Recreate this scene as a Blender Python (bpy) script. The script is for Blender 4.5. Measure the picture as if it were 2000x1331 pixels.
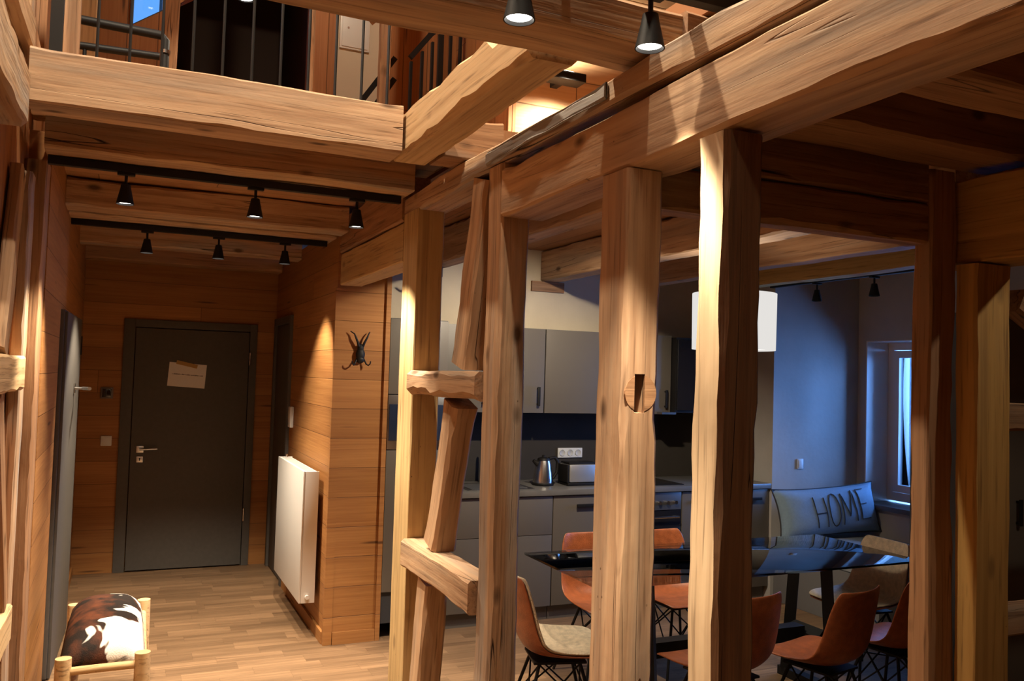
import bpy, bmesh, math, random
from mathutils import Vector, Matrix, Quaternion, noise
PI = math.pi
S = bpy.context.scene
C = S.collection
for o in list(bpy.data.objects): bpy.data.objects.remove(o)

# ---------------------------------------------------------------- camera, world, exposure
cam = bpy.data.cameras.new('camera'); co = bpy.data.objects.new('camera', cam); C.objects.link(co)
yaw, pit, rol = 0.42259551, 0.04127923, 0.03060997
cam.sensor_width = 36; cam.lens = 1669.213 / 2000 * 36; cam.clip_start = .02; cam.clip_end = 100
f_ = Vector((math.sin(yaw)*math.cos(pit), math.cos(yaw)*math.cos(pit), math.sin(pit)))
r_ = Vector((math.cos(yaw), -math.sin(yaw), 0)); u_ = r_.cross(f_)
R2 = r_*math.cos(rol) + u_*math.sin(rol); U2 = -r_*math.sin(rol) + u_*math.cos(rol)
M = Matrix((R2, U2, -f_)).transposed().to_4x4(); M.translation = (0, 0, 1.70)
co.matrix_world = M; S.camera = co
S.view_settings.view_transform = 'Standard'; S.view_settings.look = 'None'
S.view_settings.gamma = 1; S.view_settings.exposure = 0.0; S.view_settings.use_curve_mapping = False
S.render.film_transparent = False
S.cycles.max_bounces = 10; S.cycles.diffuse_bounces = 6; S.cycles.glossy_bounces = 3; S.cycles.transparent_max_bounces = 10
S.cycles.sample_clamp_indirect = 8; S.cycles.caustics_reflective = False; S.cycles.caustics_refractive = False
w = bpy.data.worlds.new('dusk'); S.world = w; w.use_nodes = True
w.node_tree.nodes['Background'].inputs[0].default_value = (.13, .40, 1.0, 1)
w.node_tree.nodes['Background'].inputs[1].default_value = 1.15
WARM = (1, .845, .63)
SPOT_W = 175.0      # watts of one track spot
# daylight entering the two windows (dusk sky seen from the room)
def portal(name, loc, rot, sx, sy, power):
    l = bpy.data.lights.new(name, 'AREA'); l.shape = 'RECTANGLE'; l.size = sx; l.size_y = sy
    l.energy = power; l.color = (.15, .38, 1.0)
    o = bpy.data.objects.new(name, l); o.location = loc; o.rotation_euler = rot; C.objects.link(o)
portal('dusk_daylight', (6.6, 4.1, 1.95), (0, PI*.5-.2, 0), 2.0, 2.4, 460)
portal('skylight_daylight', (-.05, 5.6, 4.1), (-PI*.5, 0, 0), .6, .9, 6)

# ---------------------------------------------------------------- materials
def mat(name):
    m = bpy.data.materials.new(name); m.use_nodes = True
    nt = m.node_tree; return m, nt, nt.nodes['Principled BSDF']
def N(nt, t, **k):
    n = nt.nodes.new(t)
    for a, v in k.items():
        if a.startswith('i_'):
            key = a[2:]; key = int(key) if key.isdigit() else key.replace('_', ' ')
            n.inputs[key].default_value = v
        else: setattr(n, a, v)
    return n
def L(nt, a, b): nt.links.new(a, b)
def plain(name, col, rough=.5, metal=0, bump=0, bscale=60, var=0, spec=.5):
    m, nt, b = mat(name)
    b.inputs['Base Color'].default_value = (*col, 1); b.inputs['Roughness'].default_value = rough
    b.inputs['Metallic'].default_value = metal; b.inputs['Specular IOR Level'].default_value = spec
    if bump or var:
        tc = N(nt, 'ShaderNodeTexCoord'); nz = N(nt, 'ShaderNodeTexNoise', i_Scale=bscale, i_Detail=4.)
        L(nt, tc.outputs['Object'], nz.inputs['Vector'])
        if bump:
            bp = N(nt, 'ShaderNodeBump', i_Strength=bump, i_Distance=.01)
            L(nt, nz.outputs[0], bp.inputs['Height']); L(nt, bp.outputs[0], b.inputs['Normal'])
        if var:
            nz2 = N(nt, 'ShaderNodeTexNoise', i_Scale=bscale*.15, i_Detail=5.)
            L(nt, tc.outputs['Object'], nz2.inputs['Vector'])
            cr = N(nt, 'ShaderNodeValToRGB'); cr.color_ramp.elements[0].position = .3; cr.color_ramp.elements[1].position = .7
            cr.color_ramp.elements[0].color = (*[c*(1-var) for c in col], 1); cr.color_ramp.elements[1].color = (*[min(1, c*(1+var)) for c in col], 1)
            L(nt, nz2.outputs[0], cr.inputs[0]); L(nt, cr.outputs[0], b.inputs['Base Color'])
    return m
def emit(name, col, st):
    m, nt, b = mat(name); nt.nodes.remove(b)
    e = N(nt, 'ShaderNodeEmission', i_Strength=st); e.inputs[0].default_value = (*col, 1)
    L(nt, e.outputs[0], nt.nodes['Material Output'].inputs[0]); return m

def wood(name, lo, hi, grey=.25, knots=1.0, cracks=1.0, bump=.5, rough=.72, dark=(.07, .035, .018), greycol=(.23, .18, .14), blotch=.5, ring=9.0):
    """old softwood, grain along the object's local X"""
    m, nt, b = mat(name)
    tc = N(nt, 'ShaderNodeTexCoord'); oi = N(nt, 'ShaderNodeObjectInfo')
    off = N(nt, 'ShaderNodeVectorMath', operation='SCALE'); off.inputs['Scale'].default_value = 37.0
    cmb = N(nt, 'ShaderNodeCombineXYZ'); L(nt, oi.outputs['Random'], cmb.inputs[0]); L(nt, oi.outputs['Random'], cmb.inputs[1]); L(nt, oi.outputs['Random'], cmb.inputs[2])
    L(nt, cmb.outputs[0], off.inputs[0])
    add = N(nt, 'ShaderNodeVectorMath', operation='ADD'); L(nt, tc.outputs['Object'], add.inputs[0]); L(nt, off.outputs[0], add.inputs[1])
    def mapped(s):
        mp = N(nt, 'ShaderNodeMapping'); mp.inputs['Scale'].default_value = s; L(nt, add.outputs[0], mp.inputs[0]); return mp.outputs[0]
    def noi(s, sc=1., det=5., dist=0.):
        n = N(nt, 'ShaderNodeTexNoise', i_Scale=sc, i_Detail=det, i_Distortion=dist); L(nt, mapped(s), n.inputs['Vector']); return n.outputs[0]
    def ramp(src, *st):
        r = N(nt, 'ShaderNodeValToRGB'); e = r.color_ramp.elements
        while len(e) < len(st): e.new(.5)
        for k, (p, c) in enumerate(st):
            e[k].position = p; e[k].color = (*c, 1) if isinstance(c, tuple) else (c, c, c, 1)
        L(nt, src, r.inputs[0]); return r.outputs[0]
    def mix(fac, a, bb, t='MIX'):
        x = N(nt, 'ShaderNodeMix', data_type='RGBA', blend_type=t)
        if isinstance(fac, float): x.inputs[0].default_value = fac
        else: L(nt, fac, x.inputs[0])
        for s, i in ((a, 6), (bb, 7)):
            if isinstance(s, tuple): x.inputs[i].default_value = (*s, 1)
            else: L(nt, s, x.inputs[i])
        return x.outputs[2]
    def mth(op, a, c, clamp=False):
        x = N(nt, 'ShaderNodeMath', operation=op, use_clamp=clamp)
        for s, i in ((a, 0), (c, 1)):
            if isinstance(s, (int, float)): x.inputs[i].default_value = s
            else: L(nt, s, x.inputs[i])
        return x.outputs[0]
    big = noi((.9, 3.5, 3.5), 1., 3.)
    fib = noi((3.5, 95, 95), 1., 3.)
    # growth rings : distorted bands
    wv = N(nt, 'ShaderNodeTexWave', wave_type='RINGS', rings_direction='X', i_Scale=ring, i_Distortion=3.2, i_Detail=2.0, i_Detail_Scale=1.3, i_Detail_Roughness=.6)
    L(nt, mapped((.38, 1, 1)), wv.inputs['Vector'])
    rg = wv.outputs['Fac'] if 'Fac' in wv.outputs else wv.outputs[1]
    base = mix(mth('ADD', mth('MULTIPLY', rg, .24), mth('MULTIPLY', fib, .76)), lo, hi)
    # warm/cool patches
    base = mix(ramp(big, (.38, 0.), (.66, blotch)), base, tuple(c*k for c, k in zip(lo, (.62, .55, .5))))
    stk = ramp(noi((.55, 26, 26), 1., 4.), (.50, 0.), (.66, .42))
    base = mix(stk, base, tuple(c*k for c, k in zip(lo, (.5, .42, .38))))
    gm = ramp(noi((.7, 7, 7), 1.3, 6., .4), (.5, 0.), (.68, grey))
    base = mix(gm, base, greycol)
    fd = ramp(fib, (.28, 1.), (.42, 0.))
    base = mix(mth('MULTIPLY', fd, .5), base, dark)
    # knots
    vo = N(nt, 'ShaderNodeTexVoronoi', i_Scale=1.0, i_Randomness=1.0); L(nt, mapped((3.1, 6.5, 6.5)), vo.inputs['Vector'])
    kn = ramp(vo.outputs['Distance'], (.06, 1.), (.15, 0.))
    kn = mth('MULTIPLY', kn, knots*.85)
    base = mix(kn, base, dark)
    # drying cracks: long thin, broken up
    cw = noi((.28, 11, 11), 1., 1.5, .0)
    ca = mth('ABSOLUTE', mth('SUBTRACT', cw, .5), 0)
    cr = ramp(ca, (.0, .9), (.004, 0.))
    br = ramp(noi((1.6, 5, 5), 1., 2.), (.5, 0.), (.57, 1.))
    crk = mth('MULTIPLY', mth('MULTIPLY', cr, br), cracks)
    base = mix(crk, base, tuple(c*.45 for c in dark))
    # worm holes and fine pits
    v2 = N(nt, 'ShaderNodeTexVoronoi', i_Scale=1.0); L(nt, mapped((22, 30, 30)), v2.inputs['Vector'])
    pt = ramp(v2.outputs['Distance'], (.05, 1.), (.1, 0.))
    pt = mth('MULTIPLY', pt, ramp(noi((2, 4, 4), 1.), (.56, 0.), (.66, .8)))
    base = mix(pt, base, dark)
    L(nt, base, b.inputs['Base Color']); b.inputs['Roughness'].default_value = rough; b.inputs['Specular IOR Level'].default_value = .25
    h = mth('SUBTRACT', mth('ADD', mth('MULTIPLY', fib, .35), mth('MULTIPLY', rg, .12)), mth('ADD', mth('MULTIPLY', crk, 1.6), mth('MULTIPLY', kn, .3)))
    h = mth('ADD', h, mth('MULTIPLY', noi((6, 14, 14), 1., 4.), .8))
    bp = N(nt, 'ShaderNodeBump', i_Strength=bump, i_Distance=.006); L(nt, h, bp.inputs['Height']); L(nt, bp.outputs[0], b.inputs['Normal'])
    return m

def boards(name, lo, hi, run='X', width=.19, bump=.5, gap=.012, knots=.8, rough=.6, cut=2.4, off=0.0):
    """boards laid across a wall, floor or ceiling; run = direction of the boards' length (world axis), stacked along the other axis"""
    m, nt, b = mat(name)
    ge = N(nt, 'ShaderNodeNewGeometry'); sp = N(nt, 'ShaderNodeSeparateXYZ'); L(nt, ge.outputs['Position'], sp.inputs[0])
    def mth(op, a, c=0., clamp=False):
        x = N(nt, 'ShaderNodeMath', operation=op, use_clamp=clamp)
        for s, i in ((a, 0), (c, 1)):
            if isinstance(s, (int, float)): x.inputs[i].default_value = s
            else: L(nt, s, x.inputs[i])
        return x.outputs[0]
    x, y, z = sp.outputs
    if run == 'XYh':   along, across = mth('ADD', x, y), z      # horizontal boards on any wall
    elif run == 'V':   along, across = z, mth('ADD', x, y)      # upright boards on any wall
    elif run == 'X':   along, across = x, y
    else:              along, across = y, x
    q = mth('DIVIDE', mth('ADD', across, off+20.), width); idx = mth('FLOOR', q); fr = mth('FRACT', q)
    wn = N(nt, 'ShaderNodeTexWhiteNoise', noise_dimensions='1D'); L(nt, idx, wn.inputs['W']); rnd = wn.outputs['Value']
    q2 = mth('ADD', mth('DIVIDE', along, cut), mth('MULTIPLY', rnd, 7.3)); idx2 = mth('FLOOR', q2); fr2 = mth('FRACT', q2)
    wn2 = N(nt, 'ShaderNodeTexWhiteNoise', noise_dimensions='2D'); cv = N(nt, 'ShaderNodeCombineXYZ'); L(nt, idx, cv.inputs[0]); L(nt, idx2, cv.inputs[1]); L(nt, cv.outputs[0], wn2.inputs['Vector'])
    rn = wn2.outputs['Value']
    v = N(nt, 'ShaderNodeCombineXYZ'); L(nt, mth('MULTIPLY', mth('ADD', along, mth('MULTIPLY', rn, 31.)), .8), v.inputs[0]); L(nt, mth('MULTIPLY', across, 9.), v.inputs[1]); L(nt, mth('MULTIPLY', rn, 50.), v.inputs[2])
    def noi(sc, det, s=(1, 1, 1), dist=0.):
        mp = N(nt, 'ShaderNodeMapping'); mp.inputs['Scale'].default_value = s; L(nt, v.outputs[0], mp.inputs[0])
        n = N(nt, 'ShaderNodeTexNoise', i_Scale=sc, i_Detail=det, i_Distortion=dist); L(nt, mp.outputs[0], n.inputs['Vector']); return n.outputs[0]
    def ramp(src, *st):
        r = N(nt, 'ShaderNodeValToRGB'); e = r.color_ramp.elements
        while len(e) < len(st): e.new(.5)
        for k, (p, c) in enumerate(st): e[k].position = p; e[k].color = (*c, 1) if isinstance(c, tuple) else (c, c, c, 1)
        L(nt, src, r.inputs[0]); return r.outputs[0]
    def mix(fac, a, bb, t='MIX'):
        xx = N(nt, 'ShaderNodeMix', data_type='RGBA', blend_type=t)
        if isinstance(fac, float): xx.inputs[0].default_value = fac
        else: L(nt, fac, xx.inputs[0])
        for s, i in ((a, 6), (bb, 7)):
            if isinstance(s, tuple): xx.inputs[i].default_value = (*s, 1)
            else: L(nt, s, xx.inputs[i])
        return xx.outputs[2]
    g = noi(1.1, 5., (1, 1, 1), .6); fine = noi(1., 3., (2.5, 9, 1))
    base = mix(ramp(mth('ADD', mth('MULTIPLY', g, .55), mth('MULTIPLY', fine, .45)), (.33, 0.), (.66, 1.)), lo, hi)
    base = mix(mth('MULTIPLY', rn, .45), base, tuple(c*.62 for c in lo))
    vo = N(nt, 'ShaderNodeTexVoronoi', i_Scale=1.3); L(nt, v.outputs[0], vo.inputs['Vector'])
    kn = mth('MULTIPLY', ramp(vo.outputs['Distance'], (.06, 1.), (.13, 0.)), knots)
    base = mix(kn, base, (.06, .022, .008))
    ed = mth('MINIMUM', mth('MULTIPLY', mth('MINIMUM', fr, mth('SUBTRACT', 1., fr)), width), mth('MULTIPLY', mth('MINIMUM', fr2, mth('SUBTRACT', 1., fr2)), cut))
    gp = ramp(mth('DIVIDE', ed, gap), (.1, 0.), (.35, 1.))
    base = mix(mth('ADD', mth('MULTIPLY', gp, .65), .35), (.035, .015, .007), base)
    L(nt, base, b.inputs['Base Color']); b.inputs['Roughness'].default_value = rough; b.inputs['Specular IOR Level'].default_value = .3
    h = mth('ADD', mth('MULTIPLY', g, .4), mth('ADD', mth('MULTIPLY', gp, .7), mth('MULTIPLY', fine, .35)))
    bp = N(nt, 'ShaderNodeBump', i_Strength=bump, i_Distance=.006); L(nt, h, bp.inputs['Height']); L(nt, bp.outputs[0], b.inputs['Normal'])
    return m

OLD   = wood('old_pine', (.39, .225, .125), (.65, .45, .28), grey=.7)
OLD2  = wood('old_pine_red', (.31, .155, .075), (.53, .31, .165), grey=.45, cracks=.9)
OLD3  = wood('old_pine_rough', (.36, .205, .115), (.66, .46, .285), grey=.9, knots=1., cracks=1.2, bump=.8, greycol=(.33, .29, .25))
DARKO = wood('old_oak_dark', (.21, .105, .05), (.42, .235, .115), grey=.3, cracks=1.2, bump=.9)
NEW   = wood('new_pine', (.50, .34, .15), (.66, .47, .235), grey=.05, knots=.55, cracks=.15, bump=.25, blotch=.18)
YEL   = wood('yellowed_pine', (.42, .23, .065), (.58, .35, .11), grey=.1, knots=.5, cracks=.25, bump=.35, blotch=.35)
GREYW = wood('grey_weathered', (.26, .24, .22), (.5, .46, .42), grey=.3, knots=.3, cracks=1., greycol=(.42, .42, .42))
LIGHTP = wood('pale_peeled_wood', (.52, .34, .17), (.70, .50, .29), grey=.0, knots=.5, cracks=.3, bump=.2, blotch=.12)
WALLB = boards('pine_wall_boards', (.30, .122, .036), (.46, .215, .068), 'XYh', .185, cut=5.3, gap=.007)
WALLU = boards('gallery_wall_boards', (.34, .13, .042), (.50, .22, .085), 'V', .16)
CEILB = boards('ceiling_boards', (.38, .19, .085), (.55, .31, .15), 'X', .2)
CEILD = boards('dining_ceiling_boards', (.28, .125, .055), (.42, .20, .09), 'Y', .2)
FLOORM = boards('parquet', (.13, .075, .040), (.34, .205, .112), 'X', .12, bump=.2, gap=.0022, knots=.25, rough=.42, cut=.38)
PLAST = plain('cream_plaster', (.60, .52, .40), .9, bump=.15, bscale=25, var=.06)
PLASTG = plain('grey_plaster', (.42, .40, .37), .9, bump=.15, bscale=25, var=.06)
DOORG = plain('grey_door_paint', (.098, .090, .082), .6, spec=.25, bump=.05, bscale=200, var=.05)
CAB   = plain('anthracite_front', (.118, .103, .088), .45, var=.03, bscale=20)
CABD  = plain('dark_carcass', (.03, .03, .032), .6)
TOP   = plain('worktop_grey', (.14, .135, .13), .3, var=.12, bscale=60)
SPLASH = plain('dark_splashback', (.042, .036, .030), .75, var=.1, bscale=30, spec=.15)
BLACK = plain('black_metal', (.010, .009, .009), .55, spec=.25)
STEEL = plain('brushed_steel', (.62, .60, .58), .25, 1)
CHROME = plain('chrome', (.75, .74, .72), .15, 1)
BGLASS = plain('black_glass', (.012, .012, .015), .06, spec=.9)
WHITE = plain('white_paint', (.72, .70, .67), .35)
WPLAS = plain('white_plastic', (.70, .70, .68), .4)
PAPER = plain('paper', (.78, .77, .75), .8)
TAPE  = plain('brown_tape', (.42, .25, .07), .4)
INK   = plain('black_ink', (.03, .03, .035), .8)
LEATH = plain('tan_leather', (.31, .088, .03), .38, bump=.25, bscale=180, var=.22)
FUR   = plain('cream_fur', (.74, .60, .43), .95, bump=.9, bscale=260, var=.16)
FABB  = plain('blue_grey_cushion_cloth', (.22, .32, .42), .9, bump=.4, bscale=400, var=.05)
SEATB = plain('grey_bench_cloth', (.33, .38, .42), .9, bump=.3, bscale=300)
POLE  = wood('barkless_pine_pole', (.55, .34, .15), (.72, .50, .27), grey=.0, knots=.6, cracks=.25, bump=.15, blotch=.1)
BULB  = emit('lit_lamp', (1, .93, .82), 14)
SHADE = emit('lit_shade', (1, .97, .93), .78)
def glassy(name, tint, refl=.08, rough=0.0):
    m, nt, b = mat(name); nt.nodes.remove(b)
    t = N(nt, 'ShaderNodeBsdfTransparent'); t.inputs[0].default_value = (*tint, 1)
    g = N(nt, 'ShaderNodeBsdfGlossy', i_Roughness=rough); fr = N(nt, 'ShaderNodeFresnel', i_IOR=1.52)
    mx = N(nt, 'ShaderNodeMixShader'); L(nt, fr.outputs[0], mx.inputs[0]); L(nt, t.outputs[0], mx.inputs[1]); L(nt, g.outputs[0], mx.inputs[2])
    L(nt, mx.outputs[0], nt.nodes['Material Output'].inputs[0]); return m
TGLASS = glassy('smoked_table_glass', (.80, .82, .83)); WGLASS = glassy('window_glass', (.96, .98, 1))
def cowhide():
    m, nt, b = mat('cowhide')
    tc = N(nt, 'ShaderNodeTexCoord'); sp = N(nt, 'ShaderNodeSeparateXYZ'); L(nt, tc.outputs['Object'], sp.inputs[0])
    mp = N(nt, 'ShaderNodeMapping'); mp.inputs['Location'].default_value = (3.35, 1.9, 0.4); mp.inputs['Scale'].default_value = (1., .9, 1); L(nt, tc.outputs['Object'], mp.inputs[0])
    n = N(nt, 'ShaderNodeTexNoise', i_Scale=5.2, i_Detail=3., i_Distortion=.9); L(nt, mp.outputs[0], n.inputs['Vector'])
    a = N(nt, 'ShaderNodeMath', operation='MULTIPLY_ADD'); L(nt, sp.outputs[0], a.inputs[0]); a.inputs[1].default_value = .95; L(nt, n.outputs[0], a.inputs[2])
    r = N(nt, 'ShaderNodeValToRGB'); r.color_ramp.elements[0].position = .575; r.color_ramp.elements[1].position = .60; L(nt, a.outputs[0], r.inputs[0])
    n2 = N(nt, 'ShaderNodeTexNoise', i_Scale=9., i_Detail=4.); L(nt, mp.outputs[0], n2.inputs['Vector'])
    r2 = N(nt, 'ShaderNodeValToRGB'); r2.color_ramp.elements[0].color = (.018, .012, .01, 1); r2.color_ramp.elements[0].position = .42; r2.color_ramp.elements[1].color = (.13, .04, .018, 1); r2.color_ramp.elements[1].position = .68; L(nt, n2.outputs[0], r2.inputs[0])
    mx = N(nt, 'ShaderNodeMix', data_type='RGBA'); L(nt, r.outputs[0], mx.inputs[0]); L(nt, r2.outputs[0], mx.inputs[6]); mx.inputs[7].default_value = (.78, .74, .68, 1)
    L(nt, mx.outputs[2], b.inputs['Base Color']); b.inputs['Roughness'].default_value = .75; b.inputs['Specular IOR Level'].default_value = .15
    n3 = N(nt, 'ShaderNodeTexNoise', i_Scale=220., i_Detail=2.); L(nt, tc.outputs['Object'], n3.inputs['Vector'])
    bp = N(nt, 'ShaderNodeBump', i_Strength=.4, i_Distance=.004); L(nt, n3.outputs[0], bp.inputs['Height']); L(nt, bp.outputs[0], b.inputs['Normal'])
    return m
COW = cowhide()

# ---------------------------------------------------------------- helpers
def tag(o, label=None, cat=None, group=None, kind=None):
    if label: o['label'] = label
    if cat: o['category'] = cat
    if group: o['group'] = group
    if kind: o['kind'] = kind
    return o
def empty(name, loc, label, cat, rz=0, group=None, kind=None):
    o = bpy.data.objects.new(name, None); o.location = loc; o.rotation_euler = (0, 0, rz); C.objects.link(o)
    o.empty_display_size = .05
    return tag(o, label, cat, group, kind)
def build(name, bm, m, parent=None, smooth=None, loc=None):
    me = bpy.data.meshes.new(name); bm.normal_update(); bm.to_mesh(me); bm.free(); me.materials.append(m)
    if smooth is not None:
        me.polygons.foreach_set('use_smooth', [True]*len(me.polygons)); me.set_sharp_from_angle(angle=math.radians(smooth))
    o = bpy.data.objects.new(name, me); C.objects.link(o)
    if parent: o.parent = parent
    if loc is not None: o.location = loc
    return o
def aB(bm, x0, x1, y0, y1, z0, z1, bev=0):
    vs = [bm.verts.new((x, y, z)) for x in (x0, x1) for y in (y0, y1) for z in (z0, z1)]
    fs = [bm.faces.new([vs[i] for i in q]) for q in ((0, 1, 3, 2), (4, 6, 7, 5), (0, 4, 5, 1), (2, 3, 7, 6), (0, 2, 6, 4), (1, 5, 7, 3))]
    if bev:
        es = {e for f in fs for e in f.edges}
        bmesh.ops.bevel(bm, geom=list(es), offset=bev, segments=2, profile=.6, affect='EDGES')
def box(name, x0, x1, y0, y1, z0, z1, m, parent=None, bev=0):
    bm = bmesh.new(); aB(bm, x0, x1, y0, y1, z0, z1, bev)
    return build(name, bm, m, parent, 35 if bev else None)
def struct(name, x0, x1, y0, y1, z0, z1, m, holes=None, parent=None):
    o = box(name, x0, x1, y0, y1, z0, z1, m, parent)
    if not parent: o['kind'] = 'structure'
    return o
def aTube(bm, pts, r, seg=8, r1=None, cap=True):
    pts = [Vector(p) for p in pts]; rings = []
    d0 = (pts[1]-pts[0]).normalized(); up = Vector((0, 0, 1)) if abs(d0.z) < .9 else Vector((1, 0, 0))
    a = d0.cross(up).normalized()
    for i, p in enumerate(pts):
        d = ((pts[min(i+1, len(pts)-1)]-pts[max(i-1, 0)])).normalized()
        a = (a - d*a.dot(d)).normalized(); b = d.cross(a)
        t = i/(len(pts)-1); rr = r if r1 is None else r+(r1-r)*t
        rings.append([bm.verts.new(p+(a*math.cos(2*PI*k/seg)+b*math.sin(2*PI*k/seg))*rr) for k in range(seg)])
    for A, B in zip(rings, rings[1:]):
        for k in range(seg): bm.faces.new((A[k], A[(k+1) % seg], B[(k+1) % seg], B[k]))
    if cap: bm.faces.new(rings[0][::-1]); bm.faces.new(rings[-1])
def tube(name, pts, r, m, parent=None, seg=10, r1=None):
    bm = bmesh.new(); aTube(bm, pts, r, seg, r1); return build(name, bm, m, parent, 45)
def lathe(name, prof, m, parent=None, seg=28, loc=(0, 0, 0), cap=True):
    bm = bmesh.new(); rings = []
    for r, z in prof: rings.append([bm.verts.new((r*math.cos(2*PI*k/seg), r*math.sin(2*PI*k/seg), z)) for k in range(seg)])
    for A, B in zip(rings, rings[1:]):
        for k in range(seg): bm.faces.new((A[k], A[(k+1) % seg], B[(k+1) % seg], B[k]))
    if cap: bm.faces.new(rings[0][::-1]); bm.faces.new(rings[-1])
    return build(name, bm, m, parent, 40, loc)
def copy_tree(o, parent=None):
    c = o.copy(); C.objects.link(c); c.parent = parent
    for ch in list(o.children): copy_tree(ch, c)
    return c

def timber(name, p0, p1, w, h, m, label=None, cat='beam', seed=0, rough=.006, ch=.012, up=(0, 0, 1), bow=.004, mod=None, parent=None, group=None):
    """hand-hewn squared timber from p0 to p1 (axis ends); w across, h along up; wandering edges, uneven chamfers"""
    p0, p1 = Vector(p0), Vector(p1); X = p1-p0; Ln = X.length; X.normalize()
    up = Vector(up); Y = up.cross(X).normalized(); Z = X.cross(Y)
    n = max(10, int(Ln/.06)); bm = bmesh.new(); rings = []
    def nz(a, b): return noise.noise(Vector((a, b, seed*7.31+.17)))
    for i in range(n+1):
        t = i/n; s = t*Ln
        e = min(1, s/.06, (Ln-s)/.06)*1.0      # the ends stay true so that joints meet
        hw, hh = w/2, h/2
        sd = [1+0*s]*4
        dy0 = rough*nz(s*1.7, 11.1)*1.2*e; dy1 = rough*nz(s*1.7, 22.2)*1.2*e; dz0 = rough*nz(s*1.7, 33.3)*1.2*e; dz1 = rough*nz(s*1.7, 44.4)*1.2*e
        yl, yh, zl, zh = -hw+abs(dy0), hw-abs(dy1), -hh+abs(dz0), hh-abs(dz1)
        if mod: yl, yh, zl, zh = mod(t, s, yl, yh, zl, zh)
        c = [ch*(.45+1.2*abs(nz(s*1.3, 5.5+k*9.7)))*(1+.8*nz(s*9, k*3.3)) for k in range(4)]
        c = [max(.002, q) for q in c]
        by, bz = bow*nz(s*.6, 71.)*e, bow*nz(s*.6, 83.)*e
        j = rough*.25*e
        P = [(yl, zl+c[0]), (yl, (zl+zh)/2+j*nz(s*8, 1)), (yl, zh-c[1]), (yl+c[1], zh), ((yl+yh)/2, zh+j*nz(s*8, 2)), (yh-c[2], zh), (yh, zh-c[2]), (yh, (zl+zh)/2), (yh, zl+c[3]), (yh-c[3], zl), ((yl+yh)/2, zl), (yl+c[0], zl)]
        rings.append([bm.verts.new((s-Ln/2, y+by, z+bz)) for y, z in P])
    k = len(rings[0])
    for A, B in zip(rings, rings[1:]):
        for q in range(k): bm.faces.new((A[q], B[q], B[(q+1) % k], A[(q+1) % k]))
    bm.faces.new(rings[0]); bm.faces.new(rings[-1][::-1])
    bmesh.ops.recalc_face_normals(bm, faces=bm.faces)
    o = build(name, bm, m, None, 32)
    Mx = Matrix((X, Y, Z)).transposed().to_4x4(); Mx.translation = (p0+p1)/2
    if parent: o.parent = parent; o.matrix_parent_inverse = parent.matrix_world.inverted()
    o.matrix_world = Mx
    if label: tag(o, label, cat, group)
    return o
def bx_timber(name, x0, x1, y0, y1, z0, z1, m, label, cat='beam', **k):
    dx, dy, dz = x1-x0, y1-y0, z1-z0; cx, cy, cz = (x0+x1)/2, (y0+y1)/2, (z0+z1)/2
    if dz >= dx and dz >= dy: return timber(name, (cx, cy, z0), (cx, cy, z1), dx, dy, m, label, cat, up=(0, 1, 0), **k)
    if dx >= dy: return timber(name, (x0, cy, cz), (x1, cy, cz), dy, dz, m, label, cat, **k)
    return timber(name, (cx, y0, cz), (cx, y1, cz), dx, dz, m, label, cat, **k)

# ================================================================ THE SETTING
struct('floor', -.6, 6.2, -2.6, 7.95, -.08, 0, FLOORM)
# left wall: boarded part along the corridor, timber-framed part nearer
struct('wall_left', -.62, -.335, 4.2, 7.72, 0, 2.70, WALLB)
box('wall_left_framed', -.62, -.425, -2.6, 4.2, 0, 5.2, WALLU)['kind'] = 'structure'
struct('wall_left_gallery', -.62, -.425, 4.2, 6.2, 2.70, 5.2, WALLU)
# end wall with the entrance door
def wall_with_hole(name, m, axis, a0, a1, z0, z1, t0, t1, hole):
    h0, h1, hz0, hz1 = hole; bm = bmesh.new()
    for q in ((a0, h0, z0, z1), (h1, a1, z0, z1), (h0, h1, z0, hz0), (h0, h1, hz1, z1)):
        if q[1]-q[0] > .001 and q[3]-q[2] > .001:
            if axis == 'x': aB(bm, q[0], q[1], t0, t1, q[2], q[3])
            else: aB(bm, t0, t1, q[0], q[1], q[2], q[3])
    o = build(name, bm, m); o['kind'] = 'structure'; return o
wall_with_hole('wall_end', WALLB, 'x', -.62, 1.19, 0, 2.70, 7.72, 7.9, (0, 1.0, -.05, 2.06))
struct('wall_light_block', -.62, 1.4, 7.905, 7.96, -.08, 2.76, WALLB)  # added unseen wall, blocks sky light leaking round the entrance door
struct('wall_block_inner', 1.26, 1.30, 6.8, 7.7, 0, 2.2, WALLB)
# corridor's right wall: the boarded block with a door opening at its far end
wall_with_hole('wall_block_side', WALLB, 'y', 5.34, 7.9, 0, 2.62, 1.19, 1.23, (6.92, 7.62, -.05, 2.1))
struct('wall_block_front', 1.23, 1.53, 5.34, 5.38, 0, 2.62, WALLB)
struct('wall_block_back', 1.49, 1.53, 5.38, 7.9, 0, 2.62, WALLB)
o = struct('trim_1', 1.178, 1.232, 5.328, 5.362, 0, 2.22, WALLB)
o = struct('trim_2', 1.505, 1.535, 5.322, 5.339, 0, 2.6, WALLB)
struct('baseboard_block', 1.235, 1.503, 5.322, 5.339, 0, .075, WALLB)
struct('baseboard_corridor', 1.172, 1.189, 5.364, 6.85, 0, .075, WALLB)
struct('baseboard_left', -.334, -.318, 6.6, 7.7, 0, .07, WALLB)
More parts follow.
